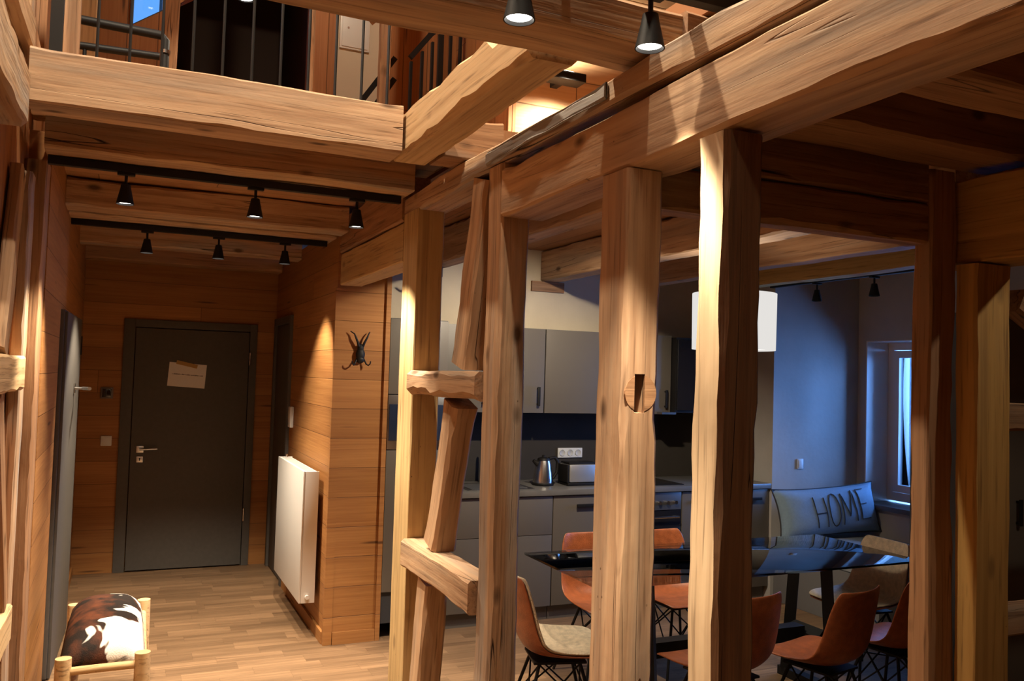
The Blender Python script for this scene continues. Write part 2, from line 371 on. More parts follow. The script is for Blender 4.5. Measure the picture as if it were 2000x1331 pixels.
# kitchen and dining walls
struct('wall_kitchen', 1.53, 4.70, 5.95, 6.1, 0, 2.68, PLAST)
struct('wall_dining_back', 4.70, 6.2, 5.35, 6.1, 0, 2.68, PLASTG)
wall_with_hole('wall_right', PLASTG, 'y', .9, 5.35, 0, 2.68, 5.6, 6.0, (4.1, 5.266, .74, 2.08))
struct('wall_right_near', 4.6, 4.7, -2.6, .9, 0, 5.2, WALLU); struct('wall_right_return', 4.7, 6.0, .8, .9, 0, 2.68, PLASTG)
struct('wall_behind_viewer', -.62, 4.7, -2.7, -2.6, 0, 5.2, WALLU)
# ceilings
struct('ceiling_corridor', -.335, 1.36, 3.36, 7.9, 2.70, 2.76, CEILB)
bm = bmesh.new(); aB(bm, 1.62, 6.0, .9, 6.1, 2.68, 2.76); aB(bm, 1.36, 1.62, .9, 2.06, 2.68, 2.76); aB(bm, 1.36, 1.62, 3.36, 6.1, 2.68, 2.76)
build('ceiling_dining', bm, CEILD)['kind'] = 'structure'
struct('ceiling_dining_near', 1.36, 4.6, -2.6, .9, 2.68, 2.76, CEILD)
struct('ceiling_roof', -.62, 4.7, -2.6, 6.4, 5.2, 5.3, WALLU)
# gallery (upper floor) back walls
GZ = 2.76
bm = bmesh.new()
aB(bm, -.62, -.06, 5.2, 5.26, GZ, 3.28); aB(bm, -.62, .10, 5.2, 5.26, GZ, 3.3)
aB(bm, .92, 1.09, 5.2, 5.26, GZ, 5.2)
# boards left of the dark doorway, around the raking window
def prism(bm, pts, y0, y1):
    A = [bm.verts.new((x, y0, z)) for x, z in pts]; B = [bm.verts.new((x, y1, z)) for x, z in pts]
    bm.faces.new(A); bm.faces.new(B[::-1])
    for k in range(len(pts)): bm.faces.new((A[k], B[k], B[(k+1) % len(pts)], A[(k+1) % len(pts)]))
prism(bm, [(-.62, 3.3), (-.065, 3.3), (-.065, 3.60), (-.065, 4.6), (-.62, 4.6)], 5.2, 5.26)
prism(bm, [(-.065, 3.3), (.10, 3.3), (.19, 3.3), (.19, 3.78), (-.065, 3.595)], 5.2, 5.26)
prism(bm, [(.19, GZ), (.19, 5.2), (.185, 5.2), (.185, GZ)], 5.2, 5.26)
prism(bm, [(.19, 3.78), (.19, 5.2), (.60, 5.2), (.60, 4.08)], 5.2, 5.26)
prism(bm, [(-.62, 4.6), (.19, 4.6), (.19, 5.2), (-.62, 5.2)], 5.2, 5.26)
aB(bm, .19, .92, 5.2, 5.26, 4.4, 5.2)
bmesh.ops.recalc_face_normals(bm, faces=bm.faces)
build('wall_gallery', bm, WALLU)['kind'] = 'structure'
# dark store room behind the gallery doorway
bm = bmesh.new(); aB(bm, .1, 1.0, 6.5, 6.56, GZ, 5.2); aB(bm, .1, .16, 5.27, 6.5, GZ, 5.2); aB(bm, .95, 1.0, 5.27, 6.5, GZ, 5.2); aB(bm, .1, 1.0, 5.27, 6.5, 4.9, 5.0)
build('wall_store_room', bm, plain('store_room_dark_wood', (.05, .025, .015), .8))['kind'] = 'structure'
struct('wall_gallery_cream', 1.09, 1.375, 5.2, 5.26, GZ, 5.2, PLAST)
struct('wall_gallery_stair', 1.375, 2.4, 5.2, 5.26, GZ, 5.2, WALLU)
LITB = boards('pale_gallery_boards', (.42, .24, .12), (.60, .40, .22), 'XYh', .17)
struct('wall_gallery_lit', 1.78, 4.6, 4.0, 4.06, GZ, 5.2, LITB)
struct('wall_gallery_right', 4.6, 4.7, .9, 4.06, GZ, 5.2, WALLU)
struct('wall_gallery_return', 1.74, 1.78, 4.0, 5.2, GZ, 5.2, WALLU)
# raking gallery window: frame and pane
o = box('window_2', -.068, -.052, 5.19, 5.27, 3.60, 4.6, DOORG); o['kind'] = 'structure'
tube('window_frame', [(-.06, 5.22, 3.602), (.19, 5.22, 3.785)], .008, DOORG, o)
bm = bmesh.new(); prism(bm, [(-.052, 3.61), (.19, 3.785), (.19, 4.59), (-.052, 4.59)], 5.225, 5.235)
build('pane', bm, WGLASS, o)

# ---- dining window in the right wall, reveal, sill
o = bpy.data.objects.new('window_1', None); C.objects.link(o); o['kind'] = 'structure'; W1 = o
bm = bmesh.new()
y0, y1, z0, z1 = 4.1, 5.266, .765, 2.08
for q in ((y0, y0+.07, z0, z1), (y1-.07, y1, z0, z1), (y0+.07, y1-.07, z0, z0+.07), (y0+.07, y1-.07, z1-.07, z1)): aB(bm, 5.84, 5.90, *q)
build('window_frame', bm, WHITE, W1)
bm = bmesh.new(); aB(bm, 5.598, 5.838, 5.254, 5.265, .753, 2.07); aB(bm, 5.598, 5.838, 4.101, 5.265, 2.07, 2.0795); aB(bm, 5.598, 5.838, 4.101, 4.112, .753, 2.07)
build('reveal_lining', bm, WHITE, W1)
for (a, b_) in ((y0+.075, 4.67), (4.69, y1-.075)):
    bm = bmesh.new()
    for q in ((a, a+.06, z0+.075, z1-.075), (b_-.06, b_, z0+.075, z1-.075), (a+.06, b_-.06, z0+.075, z0+.135), (a+.06, b_-.06, z1-.135, z1-.075)): aB(bm, 5.825, 5.885, *q)
    s = build('sash', bm, WHITE, W1)
    box('pane', 5.85, 5.856, a+.06, b_-.06, z0+.135, z1-.135, WGLASS, s)
box('window_handle', 5.80, 5.824, 4.70, 4.72, 1.35, 1.48, CHROME, W1, .004)
struct('window_sill', 5.55, 5.838, 4.0, 5.30, .715, .752, plain('dark_sill', (.10, .095, .09), .35), parent=W1)
# fence of diagonal mesh outside the dining window
bm = bmesh.new()
for k in range(-14, 40):
    for sgn in (1, -1):
        ya = 3.6+k*.09; pts = [(6.9, ya, .6), (6.9, ya+sgn*.9, 2.5)]
        aTube(bm, pts, .004, 4)
for zz in (.6, 2.5): aTube(bm, [(6.9, 2.2, zz), (6.9, 7.2, zz)], .03, 6)
aTube(bm, [(6.9, 5.6, 0), (6.9, 5.6, .6)], .03, 6); aTube(bm, [(6.9, 2.6, 0), (6.9, 2.6, .6)], .03, 6)
tag(build('mesh_fence', bm, plain('pale_galvanised', (.35, .42, .5), .6)), 'pale diagonal mesh fence outside the dining window', 'fence')

# ---- entrance door (door_1), side door (door_2), open leaf on the left (door_3)
D1 = bpy.data.objects.new('door_1', None); C.objects.link(D1); D1['kind'] = 'structure'
bm = bmesh.new(); aB(bm, -.03, .055, 7.70, 7.80, 0, 2.075, .003); aB(bm, .97, 1.03, 7.70, 7.80, 0, 2.075, .003); aB(bm, .055, .97, 7.70, 7.80, 2.01, 2.075, .003)
build('door_frame', bm, DOORG, D1, 30)
lf = box('door_leaf', .062, .964, 7.695, 7.74, .012, 2.003, DOORG, D1, .003)
bm = bmesh.new(); aB(bm, .105, .16, 7.684, 7.694, .975, 1.03, .003); aTube(bm, [(.135, 7.684, 1.003), (.135, 7.65, 1.003)], .009, 10); aTube(bm, [(.128, 7.65, 1.003), (.262, 7.65, 1.008)], .0095, 10)
build('door_handle', bm, STEEL, lf, 40)
bm = bmesh.new(); aB(bm, .108, .158, 7.684, 7.694, .895, .945, .002); build('lock_plate', bm, STEEL, lf, 30)
bm = bmesh.new(); aTube(bm, [(.133, 7.683, .925), (.133, 7.681, .925)], .006, 10); aB(bm, .13, .136, 7.681, 7.683, .908, .925); build('keyhole', bm, BLACK, lf)
for z in (.38, 1.72): tube('hinge', [(.975, 7.692, z), (.975, 7.692, z+.11)], .008, STEEL, D1)
D2 = bpy.data.objects.new('door_2', None); C.objects.link(D2); D2['kind'] = 'structure'
bm = bmesh.new(); aB(bm, 1.165, 1.25, 6.87, 6.93, 0, 2.13, .003); aB(bm, 1.165, 1.25, 7.61, 7.67, 0, 2.13, .003); aB(bm, 1.165, 1.25, 6.93, 7.61, 2.07, 2.13, .003)
build('door_frame', bm, DOORG, D2, 30); box('door_leaf', 1.185, 1.225, 6.935, 7.605, .01, 2.065, DOORG, D2, .003)
D3 = bpy.data.objects.new('door_3', None); D3.location = (-.333, 5.2, 0); D3.rotation_euler = (0, 0, math.radians(-1.6)); C.objects.link(D3); D3['kind'] = 'structure'
bm = bmesh.new(); aB(bm, -.012, .018, 0, .98, .012, 1.985, .002); aB(bm, .0185, .034, .012, .95, .012, 1.975, .002)
lf = build('door_leaf', bm, DOORG, D3, 30)
bm = bmesh.new(); aB(bm, .034, .042, .56, .62, 1.515, 1.575, .003); aTube(bm, [(.042, .59, 1.545), (.085, .59, 1.545)], .009, 10); aTube(bm, [(.082, .595, 1.545), (.13, .42, 1.548)], .011, 10)
build('door_handle', bm, STEEL, lf, 40)
bm = bmesh.new(); aTube(bm, [(.03, .975, 1.75), (.03, .975, 1.87)], .01, 8); build('hinge', bm, BLACK, lf)

# paper notice, tape
nt_ = empty('paper_notice', (.47, 7.692, 1.62), 'white paper notice taped crookedly to the grey entrance door', 'notice'); nt_.rotation_euler = (0, math.radians(3.5), 0)
box('sheet', -.148, .148, 0, .0016, -.1, .1, PAPER, nt_)
tx = bpy.data.curves.new('writing', 'FONT'); tx.body = 'BITTE DIE SCHUHE AUSZIEHEN'; tx.size = .016; tx.align_x = 'CENTER'; tx.materials.append(INK)
# the line of print is too small to read in the place: thin strokes of uneven length
bm = bmesh.new(); rr = random.Random(4); x = -.118
while x < .118:
    wd = rr.uniform(.003, .007); h = rr.uniform(.006, .010); aB(bm, x, x+wd, -.0012, -.0002, .0, h); x += wd+rr.choice((.002, .002, .002, .006))
bpy.data.curves.remove(tx)
build('printed_line', bm, INK, nt_)
bm = bmesh.new(); aB(bm, -.085, .085, -.0026, -.0014, -.016, .016)
o = build('tape', bm, TAPE, nt_); o.location = (-.01, 0, .092); o.rotation_euler = (0, math.radians(9), 0)

# intercom, switches, thermostat
t = empty('intercom', (-.134, 7.7185, 1.46), 'small dark square intercom screen on boards left of entrance door', 'intercom')
box('bezel', -.046, .046, -.012, 0, -.046, .046, plain('bezel_grey', (.16, .13, .11), .4), t, .004); box('screen', -.034, .034, -.0145, -.0125, -.034, .034, BGLASS, t, .001)
t = empty('light_switch', (-.123, 7.7185, 1.07), 'white light switch below the intercom beside entrance door', 'switch')
box('plate', -.041, .041, -.010, 0, -.041, .041, WPLAS, t, .006); box('rocker', -.028, .028, -.014, -.0102, -.028, .028, WPLAS, t, .002)
t = empty('room_thermostat', (1.1885, 6.73, 1.33), 'narrow white thermostat on corridor wall above the radiator', 'thermostat')
box('housing', -.028, 0, -.045, .045, -.08, .08, WPLAS, t, .006); box('dial', -.032, -.0285, -.01, .01, -.06, -.04, plain('grey_dial', (.3, .3, .3), .5), t)
t = empty('light_switch', (4.98, 5.3485, 1.062), 'small white switch on dining wall above the lettered cushion', 'switch')
box('plate', -.03, .03, -.010, 0, -.04, .04, WPLAS, t, .004); box('rocker', -.02, .02, -.014, -.0102, -.03, .03, WPLAS, t, .002)

# ---- radiator on the corridor wall
t = empty('radiator', (1.06, 5.53, .215), 'flat white panel radiator on the corridor wall', 'radiator')
box('front_panel', 0, .012, 0, .99, 0, .835, WHITE, t, .004)
bm = bmesh.new(); aB(bm, .0125, .1, .0, .012, .0, .833, .002); build('end_panel', bm, WHITE, t, 30)
box('end_panel', .0125, .1, .978, .99, 0, .833, WHITE, t, .002); box('rear_panel', .085, .1, .013, .977, .01, .825, WHITE, t)
bm = bmesh.new(); aB(bm, .013, .084, .013, .977, .822, .832)
build('top_grille', bm, WHITE, t)
bm = bmesh.new()
for k in range(24): aB(bm, .02, .078, .03+k*.039, .055+k*.039, .8322, .8335)
build('grille_slot', bm, plain('slot_shadow_grey', (.45, .44, .42), .6), t)['kind'] = 'stuff'
lathe('bleed_valve', [(.009, 0), (.009, .02), (.005, .024)], CHROME, t, 12, (.05, .93, .834))
tube('valve', [(.05, -.001, .04), (.05, -.022, .04)], .014, WHITE, t); tube('supply_pipe', [(.05, .93, -.001), (.05, .93, -.03), (.128, .93, -.03)], .008, WHITE, t)
for y in (.2, .8): box('bracket', .1005, .1285, y, y+.03, .1, .7, STEEL, t)

# horned coat hook on the block's front face
t = empty('horned_coat_hook', (1.345, 5.339, 1.815), 'dark metal horned coat hook on boarded wall end', 'hook'); t.scale = (.82, .82, .82)
bm = bmesh.new()
for pz, rx, rz_, dy in ((-.05, .034, .03, .024), (-.012, .036, .05, .024), (.036, .026, .034, .018)):
    for v in bmesh.ops.create_uvsphere(bm, u_segments=14, v_segments=9, radius=1)['verts']: v.co = Vector((v.co.x*rx, v.co.y*dy-.022, v.co.z*rz_+pz))
build('head', bm, BLACK, t, 60)
for s in (-1, 1):
    tube('horn', [(s*.016, -.028, .05), (s*.028, -.035, .085), (s*.045, -.04, .12), (s*.055, -.035, .145), (s*.085 if s < 0 else .068, -.025, .165)], .011, BLACK, t, 8, .004)
    tube('hook', [(s*.03, -.025, -.05), (s*.045, -.035, -.085), (s*.058, -.05, -.095), (s*.07, -.06, -.08), (s*.072, -.062, -.062)], .0065, BLACK, t, 8, .005)

# ================================================================ TIMBERS
PW = dict(rough=.006, ch=.014)
bx_timber('timber_post', 1.20, 1.33, 3.77, 3.99, 0, 2.465, NEW, 'pale yellowish new timber post at the far end of the open frame', 'post', seed=1, rough=.002, ch=.004, bow=.001)
bx_timber('timber_post', 1.20, 1.315, 2.80, 2.93, 0, 2.466, OLD3, 'rough scarred timber post right of the leaning brace', 'post', seed=2, rough=.008, ch=.012)
def mod3(t, s, yl, yh, zl, zh): return yl, yh, zl, zh
p3 = bx_timber('timber_post', 1.20, 1.315, 1.944, 2.088, 0, 2.268, OLD, 'timber post with a mortise slot and round dowel scar', 'post', seed=3, rough=.0015, ch=.014, bow=.0008)
def mod4(t, s, yl, yh, zl, zh):
    if s < .62: zh -= .03*min(1, (.62-s)/.05)
    zh += .003*math.sin(s*5.)-.002
    return yl, yh, zl, zh
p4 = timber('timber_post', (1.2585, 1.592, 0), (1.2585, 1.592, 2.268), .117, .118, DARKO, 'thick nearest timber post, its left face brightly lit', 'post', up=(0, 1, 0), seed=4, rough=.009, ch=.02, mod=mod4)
p4.data.materials.append(wood('old_shaded_face', (.12, .05, .022), (.27, .135, .06), grey=.35, cracks=1.2, bump=1.0, knots=1., greycol=(.2, .15, .1)))  # rough old front wood, with the shade on it put into the colour
p4.data.materials[0] = wood('pale_lit_face', (.52, .36, .21), (.74, .56, .36), grey=.15, knots=.9, cracks=.8, bump=.35, blotch=.15)  # lamp light on the left face put into this paler wood colour
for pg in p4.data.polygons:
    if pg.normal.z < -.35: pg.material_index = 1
# mortise slot cut through the dowel scar on the third post's front
bm = bmesh.new(); aTube(bm, [(1.256, 1.952, 1.664), (1.256, 1.9434, 1.664)], .049, 32)
scar = build('dowel_scar', bm, OLD2, None, 40)
bm = bmesh.new(); aB(bm, 1.236, 1.268, 1.90, 2.02, 1.611, 1.715); cutter = build('cutter', bm, OLD2)
def cut(o):
    md = o.modifiers.new('cut', 'BOOLEAN'); md.operation = 'DIFFERENCE'; md.object = cutter; md.solver = 'EXACT'
    bpy.context.view_layer.update()
    me = bpy.data.meshes.new_from_object(o.evaluated_get(bpy.context.evaluated_depsgraph_get()))
    o.modifiers.clear(); o.data = me
cut(p3); cut(scar); bpy.data.objects.remove(cutter)
scar.parent = p3; bpy.context.view_layer.update(); scar.matrix_parent_inverse = p3.matrix_world.inverted()

# main beam over the posts and the crooked plate on top
bx_timber('main_beam', 1.20, 1.372, -1.2, 2.80, 2.27, 2.447, OLD, 'long main beam resting on the timber posts', 'beam', seed=5, rough=.012, ch=.012)
def modp(t, s, yl, yh, zl, zh):
    zh += .008*math.sin(s*3.1+.4)+.006*noise.noise(Vector((s*2.3, 4, 1))); zl += .006*math.sin(s*2.2)+.004*noise.noise(Vector((s*3.3, 9, 1)))
    return yl, yh, zl, zh
pl = timber('wall_plate_beam', (1.28, -1.2, 2.507), (1.28, 3.99, 2.507), .16, .088, OLD3, 'crooked upper plate beam lying over the main beam', 'beam', seed=6, rough=.007, ch=.014, bow=.002, mod=modp)
timber('grey_weathered_strip', (1.192, 2.06, 2.508), (1.192, 2.93, 2.505), .012, .05, GREYW, 'grey weathered strip', None, seed=7, rough=.01, parent=pl)['label'] = 'grey weathered strip'
bx_timber('tie_beam', 1.20, 1.34, 3.995, 5.32, 2.235, 2.43, YEL if 0 else NEW, 'short yellowish beam from far post to boarded block', 'beam', seed=8, rough=.004, ch=.006)
bx_timber('tie_beam', 1.19, 1.33, 3.995, 5.6, 2.435, 2.66, OLD2, 'reddish beam above the short yellowish beam', 'beam', seed=9)
# rails and leaning brace between the two far posts
bx_timber('rail', 1.172, 1.30, 2.932, 3.768, 1.60, 1.712, OLD, 'upper short horizontal rail crossing the leaning brace', 'rail', seed=10, rough=.014, ch=.03)
bx_timber('rail', 1.172, 1.30, 2.932, 3.768, .82, .945, OLD, 'lower short horizontal rail crossing the leaning brace', 'rail', seed=11, rough=.008, ch=.016)
timber('leaning_brace', (1.262, 3.225, 1.735), (1.262, 3.035, 2.455), .11, .14, OLD, 'top piece of leaning brace, above the upper rail', 'brace', up=(0, 1, 0), seed=12, rough=.012, ch=.016)
timber('leaning_brace', (1.262, 3.50, .965), (1.262, 3.30, 1.58), .11, .13, OLD, 'middle piece of leaning brace, between the two rails', 'brace', up=(0, 1, 0), seed=13, rough=.012, ch=.016)
timber('leaning_brace', (1.262, 3.69, 0.01), (1.262, 3.56, .80), .11, .125, OLD, 'bottom piece of leaning brace, from lower rail to floor', 'brace', up=(0, 1, 0), seed=14, rough=.012, ch=.016)

# gallery edge beam, trimmer, ceiling beams
bx_timber('gallery_edge_beam', -.334, .935, 3.17, 3.35, 2.55, 2.735, OLD, 'broad beam with railing on top at gallery edge', 'beam', seed=15, rough=.01, ch=.01)
bx_timber('gallery_edge_beam', 1.105, 1.36, 3.17, 3.35, 2.56, 2.73, OLD2, 'short stub of gallery edge beam right of the split trimmer', 'beam', seed=16, rough=.01)
def modt(t, s, yl, yh, zl, zh):
    if t < .22: zh -= .05*min(1, (.22-t)/.03)*(1 if t > .12 else 1)
    return yl, yh, zl, zh
timber('trimmer_beam', (1.02, 2.055, 2.645), (1.02, 3.35, 2.645), .155, .175, LIGHTP, 'pale split trimmer beam running to the gallery edge beam', 'beam', seed=17, rough=.011, ch=.02, mod=modt)
bx_timber('hall_cross_beam', -.42, 1.355, 1.85, 2.05, 2.562, 2.68, OLD, 'dark reddish cross beam behind the two large spotlights', 'beam', seed=18, rough=.014, ch=.012)
for k, x in enumerate((.1, .95)):
    tag(box('track_bracket', x-.012, x+.012, 1.70, 1.852, 2.657, 2.664, BLACK), ['left', 'right'][k]+' black bracket holding the nearest hall track off its beam', 'bracket')
bx_timber('corridor_beam', -.334, 1.188, 3.80, 4.08, 2.545, 2.695, OLD3, 'corridor ceiling beam above the first track of spotlights', 'beam', seed=20, rough=.01, ch=.012)
bx_timber('corridor_beam', -.334, 1.188, 5.10, 5.32, 2.54, 2.695, OLD3, 'weathered corridor ceiling beam between the two tracks', 'beam', seed=21, rough=.014, ch=.014)
bx_timber('corridor_beam', -.334, 1.188, 5.42, 5.72, 2.542, 2.695, OLD3, 'corridor ceiling beam above the second track of spotlights', 'beam', seed=22, rough=.014)
bx_timber('corridor_beam', -.334, 1.188, 6.62, 6.80, 2.54, 2.695, OLD3, 'corridor ceiling beam nearest the entrance door', 'beam', seed=23, rough=.01)
bx_timber('head_beam', -.334, 1.188, 7.50, 7.715, 2.53, 2.695, OLD2, 'beam along the top of the entrance door wall', 'beam', seed=24)

# ---- frame in front of the dining room
bx_timber('frame_lintel', 1.318, 2.455, 2.05, 2.15, 2.19, 2.325, DARKO, 'dark lower lintel over the opening to the dining table', 'lintel', seed=25, rough=.016, ch=.014)
bx_timber('frame_lintel', 1.375, 2.455, 2.05, 2.16, 2.33, 2.49, DARKO, 'upper lintel beam lying on the dark lower lintel', 'lintel', seed=26, rough=.01)
bx_timber('timber_post', 2.458, 2.588, 2.04, 2.122, 0, 2.446, OLD2, 'reddish post at right edge of the dining opening', 'post', seed=27, rough=.006, ch=.012)
bx_timber('timber_post', 2.572, 2.745, 1.955, 2.037, 0, 2.125, YEL, 'yellowish post at the far right in front of grey cupboard', 'post', seed=29, rough=.006, ch=.01)
bx_timber('side_beam', 2.592, 2.80, .2, 2.16, 2.13, 2.425, YEL, 'deep yellowish beam at upper right above the far right post', 'beam', seed=30, rough=.006, ch=.008)
bx_timber('rail', 2.75, 4.55, 1.98, 2.08, .86, .955, OLD, 'low horizontal rail right of the far right post', 'rail', seed=31)
bx_timber('rail', 2.75, 4.55, 1.98, 2.08, 1.56, 1.66, DARKO, 'high horizontal rail right of the far right post', 'rail', seed=32)
timber('angle_brace', (2.85, 2.03, 2.02), (3.4, 2.03, 1.74), .08, .09, DARKO, 'dark angled brace right of the far right post', 'brace', seed=33)
for k, (ya, yb) in enumerate(((1.83, 2.045), (1.40, 1.58), (.92, 1.1), (.45, .63), (-.1, .08))):
    bx_timber('dining_joist', 1.30, 4.55, ya, yb, 2.452, 2.675, OLD2,
              ['ceiling joist right of main beam, against the dining lintel', 'second ceiling joist from the dining lintel', 'third ceiling joist from the dining lintel', 'fourth ceiling joist from the dining lintel', 'ceiling joist nearest the viewer on the right'][k], 'joist', seed=40+k, rough=.01)
for nm, xa, xb, za, mm, lb, sd in (('kitchen_beam', 1.88, 2.02, 2.44, OLD, 'long ceiling beam nearest the timber posts, over the kitchen', 50),
                              ('kitchen_beam', 2.90, 3.06, 2.44, OLD, 'cracked ceiling beam running to bracket on kitchen wall', 51),
                              ('kitchen_beam', 3.66, 3.80, 2.44, OLD2, 'orange ceiling beam over the dining table', 52),
                              ('kitchen_beam', 4.28, 4.42, 2.43, YEL, 'yellowish ceiling beam left of the unlit track', 53)):
    bx_timber(nm, xa, xb, 2.3, 5.94 if xb < 4.3 else 5.34, za, 2.675, mm, lb, 'beam', seed=sd, rough=.012)
box('wall_bracket_board', 2.82, 3.10, 5.925, 5.948, 2.36, 2.438, OLD2)
tag(bpy.data.objects['wall_bracket_board'], 'small reddish board under cracked beam on kitchen wall', 'bracket')
t = empty('iron_hook', (1.95, 5.55, 2.438), 'black iron hook hanging from the ceiling beam over the kitchen', 'hook')
tube('shank', [(0, 0, 0), (0, 0, -.07), (-.03, 0, -.09), (-.06, 0, -.07)], .007, BLACK, t)

# ---- timber framing of the near left wall
bx_timber('wall_stud', -.424, -.335, 4.03, 4.19, 0, 2.54, LIGHTP if 0 else OLD2, 'upright stud where the left wall boards begin', 'post', seed=60, rough=.005)
bx_timber('wall_stud', -.424, -.372, 3.84, 3.98, 0, 2.45, OLD3, 'pale edged stud at far end of left timber framing', 'post', seed=61, rough=.012)
bx_timber('wall_stud', -.424, -.372, 2.2, 2.36, 0, 2.4, OLD, 'stud at the near end of the left timber framing', 'post', seed=62)
bx_timber('wall_rail', -.424, -.36, 2.37, 3.835, 1.585, 1.72, LIGHTP, 'pale rail across the left timber framing at eye height', 'rail', seed=63, rough=.014, ch=.016)
bx_timber('wall_rail', -.424, -.36, 2.37, 3.835, .62, .76, LIGHTP, 'pale low rail across the left timber framing', 'rail', seed=64, rough=.014)
timber('wall_brace', (-.398, 3.36, 1.725), (-.398, 3.62, 2.40), .045, .12, OLD, 'slanting brace above the pale eye height rail', 'brace', up=(0, 1, 0), seed=65)
timber('wall_brace', (-.398, 3.78, .765), (-.398, 3.30, 1.58), .045, .12, OLD2, 'slanting brace between the two pale left wall rails', 'brace', up=(0, 1, 0), seed=66)
timber('wall_brace', (-.398, 3.80, .05), (-.398, 3.50, .61), .045, .12, LIGHTP, 'slanting brace below the low pale left wall rail', 'brace', up=(0, 1, 0), seed=67)
timber('wall_head_beam', (-.375, -2.5, 2.43), (-.375, 3.165, 2.56), .095, .20, OLD3, 'heavy beam along the left wall ending at gallery edge beam', 'beam', seed=68, rough=.018, ch=.02)
bx_timber('wall_top_beam', -.424, -.33, -2.5, 3.6, 2.74, 2.86, OLD, 'upper beam along the left wall above the gallery edge', 'beam', seed=69, rough=.01)
for k, (ya, mm, lb) in enumerate(((3.20, OLD3, 'greyish gallery stud nearest the viewer above the left beams'), (3.75, OLD2, 'reddish gallery stud second from viewer'), (4.15, LIGHTP, 'pale gallery stud furthest from the viewer'))):
    bx_timber('gallery_stud', -.424, -.34, ya+.45*0, ya+.16, 2.87 if ya < 3.6 else 2.77, 5.1, mm, lb, 'post', seed=70+k)

# ================================================================ GALLERY RAILING, STAIR RAILS, POSTS
rl = empty('gallery_railing', (-.2, 3.22, 2.736), 'black railing of thin uprights on the gallery edge beam', 'railing')
for k in range(11): tube('baluster', [(.06+k*.102, 0, .001), (.06+k*.102, 0, .98)], .0055, BLACK, rl, 6)
tube('handrail', [(-.09, 0, .99), (1.14, 0, .99)], .02, BLACK, rl)
box('end_post', -.083, -.045, -.015, .015, .001, .98, BLACK, rl)
bx_timber('gallery_board', -.30, -.20, 4.6, 4.63, 2.762, 5.1, LIGHTP, 'pale upright board behind the pipe rails on the gallery', 'board', seed=79, rough=.002)
bx_timber('gallery_post', -.275, -.215, 3.55, 3.61, 2.762, 5.1, OLD2, 'grey timber gallery post behind the black railing end post', 'post', seed=80)
pr = empty('pipe_handrail', (0, 4.0, 0), 'two dark pipe rails with a bent end on the gallery', 'railing')
tube('upper_pipe', [(-.27, 0, 3.147), (.075, 0, 3.14), (.092, 0, 3.12), (.092, 0, 2.765)], .019, BLACK, pr)
tube('lower_pipe', [(-.27, 0, 3.035), (.072, 0, 3.045)], .016, BLACK, pr)
tube('stanchion', [(-.22, 0, 3.032), (-.22, 0, 2.765)], .008, BLACK, pr); tube('clamp', [(.092, 0, 3.06), (.092, 0, 3.075)], .024, STEEL, pr)
bx_timber('gallery_post', .085, .165, 4.5, 4.58, 2.762, 4.3, OLD2, 'wooden gallery post left of the dark doorway', 'post', seed=81)
bx_timber('gallery_post', .80, .835, 4.5, 4.54, 2.762, 5.1, OLD, 'thin wooden gallery post right of the dark doorway', 'post', seed=82)
bx_timber('gallery_post', 1.19, 1.25, 4.5, 4.57, 2.762, 5.1, OLD, 'wooden gallery post with curved brace right of the cream wall', 'post', seed=83)
timber('curved_brace', (1.165, 4.535, 3.62), (1.02, 4.535, 3.77), .05, .05, OLD, 'short brace leaning on the post by the cream gallery wall', 'brace', seed=84)
sr = empty('stair_railing', (0, 4.65, 0), 'slanting black stair rail in front of the cream gallery wall', 'railing')
def slat(nm, x0, z0, x1, z1, th, par, y=0):
    bm = bmesh.new(); d = Vector((x1-x0, z1-z0)).normalized(); n = Vector((-d.y, d.x))*th/2
    prism(bm, [(x0+n.x, z0+n.y), (x1+n.x, z1+n.y), (x1-n.x, z1-n.y), (x0-n.x, z0-n.y)], y-.012, y+.012); bmesh.ops.recalc_face_normals(bm, faces=bm.faces)
    return build(nm, bm, BLACK, par)
slat('upper_bar', .98, 2.98, 1.31, 3.48, .03, sr); slat('lower_bar', 1.10, 3.02, 1.31, 3.36, .03, sr)
slat('foot_post', .98, 2.76, .98, 2.99, .03, sr)
slat('foot_post', 1.10, 2.76, 1.10, 3.02, .02, sr)
s2 = empty('landing_railing', (0, 4.65, 0), 'black railing with close uprights right of gallery posts', 'railing')
slat('top_rail', 1.40, 3.50, 1.52, 3.66, .03, s2); slat('top_rail', 1.52, 3.66, 1.72, 3.86, .03, s2)
for k, x in enumerate((1.405, 1.47, 1.53, 1.58, 1.64, 1.70)): slat('baluster', x, 2.765, x, 3.47+max(0, x-1.40)*1.1, .014 if k != 3 else .03, s2)
# electrical panel
t = empty('electrical_panel', (1.108, 5.198, 3.70), 'white electrical panel on the cream gallery wall', 'panel')
box('frame', 0, .185, -.012, 0, -.01, .27, WHITE, t, .002); dr = box('door', .012, .173, -.018, -.0125, .002, .258, WPLAS, t, .002)
tube('lock', [(.05, -.019, .12), (.05, -.022, .12)], .006, STEEL, dr)

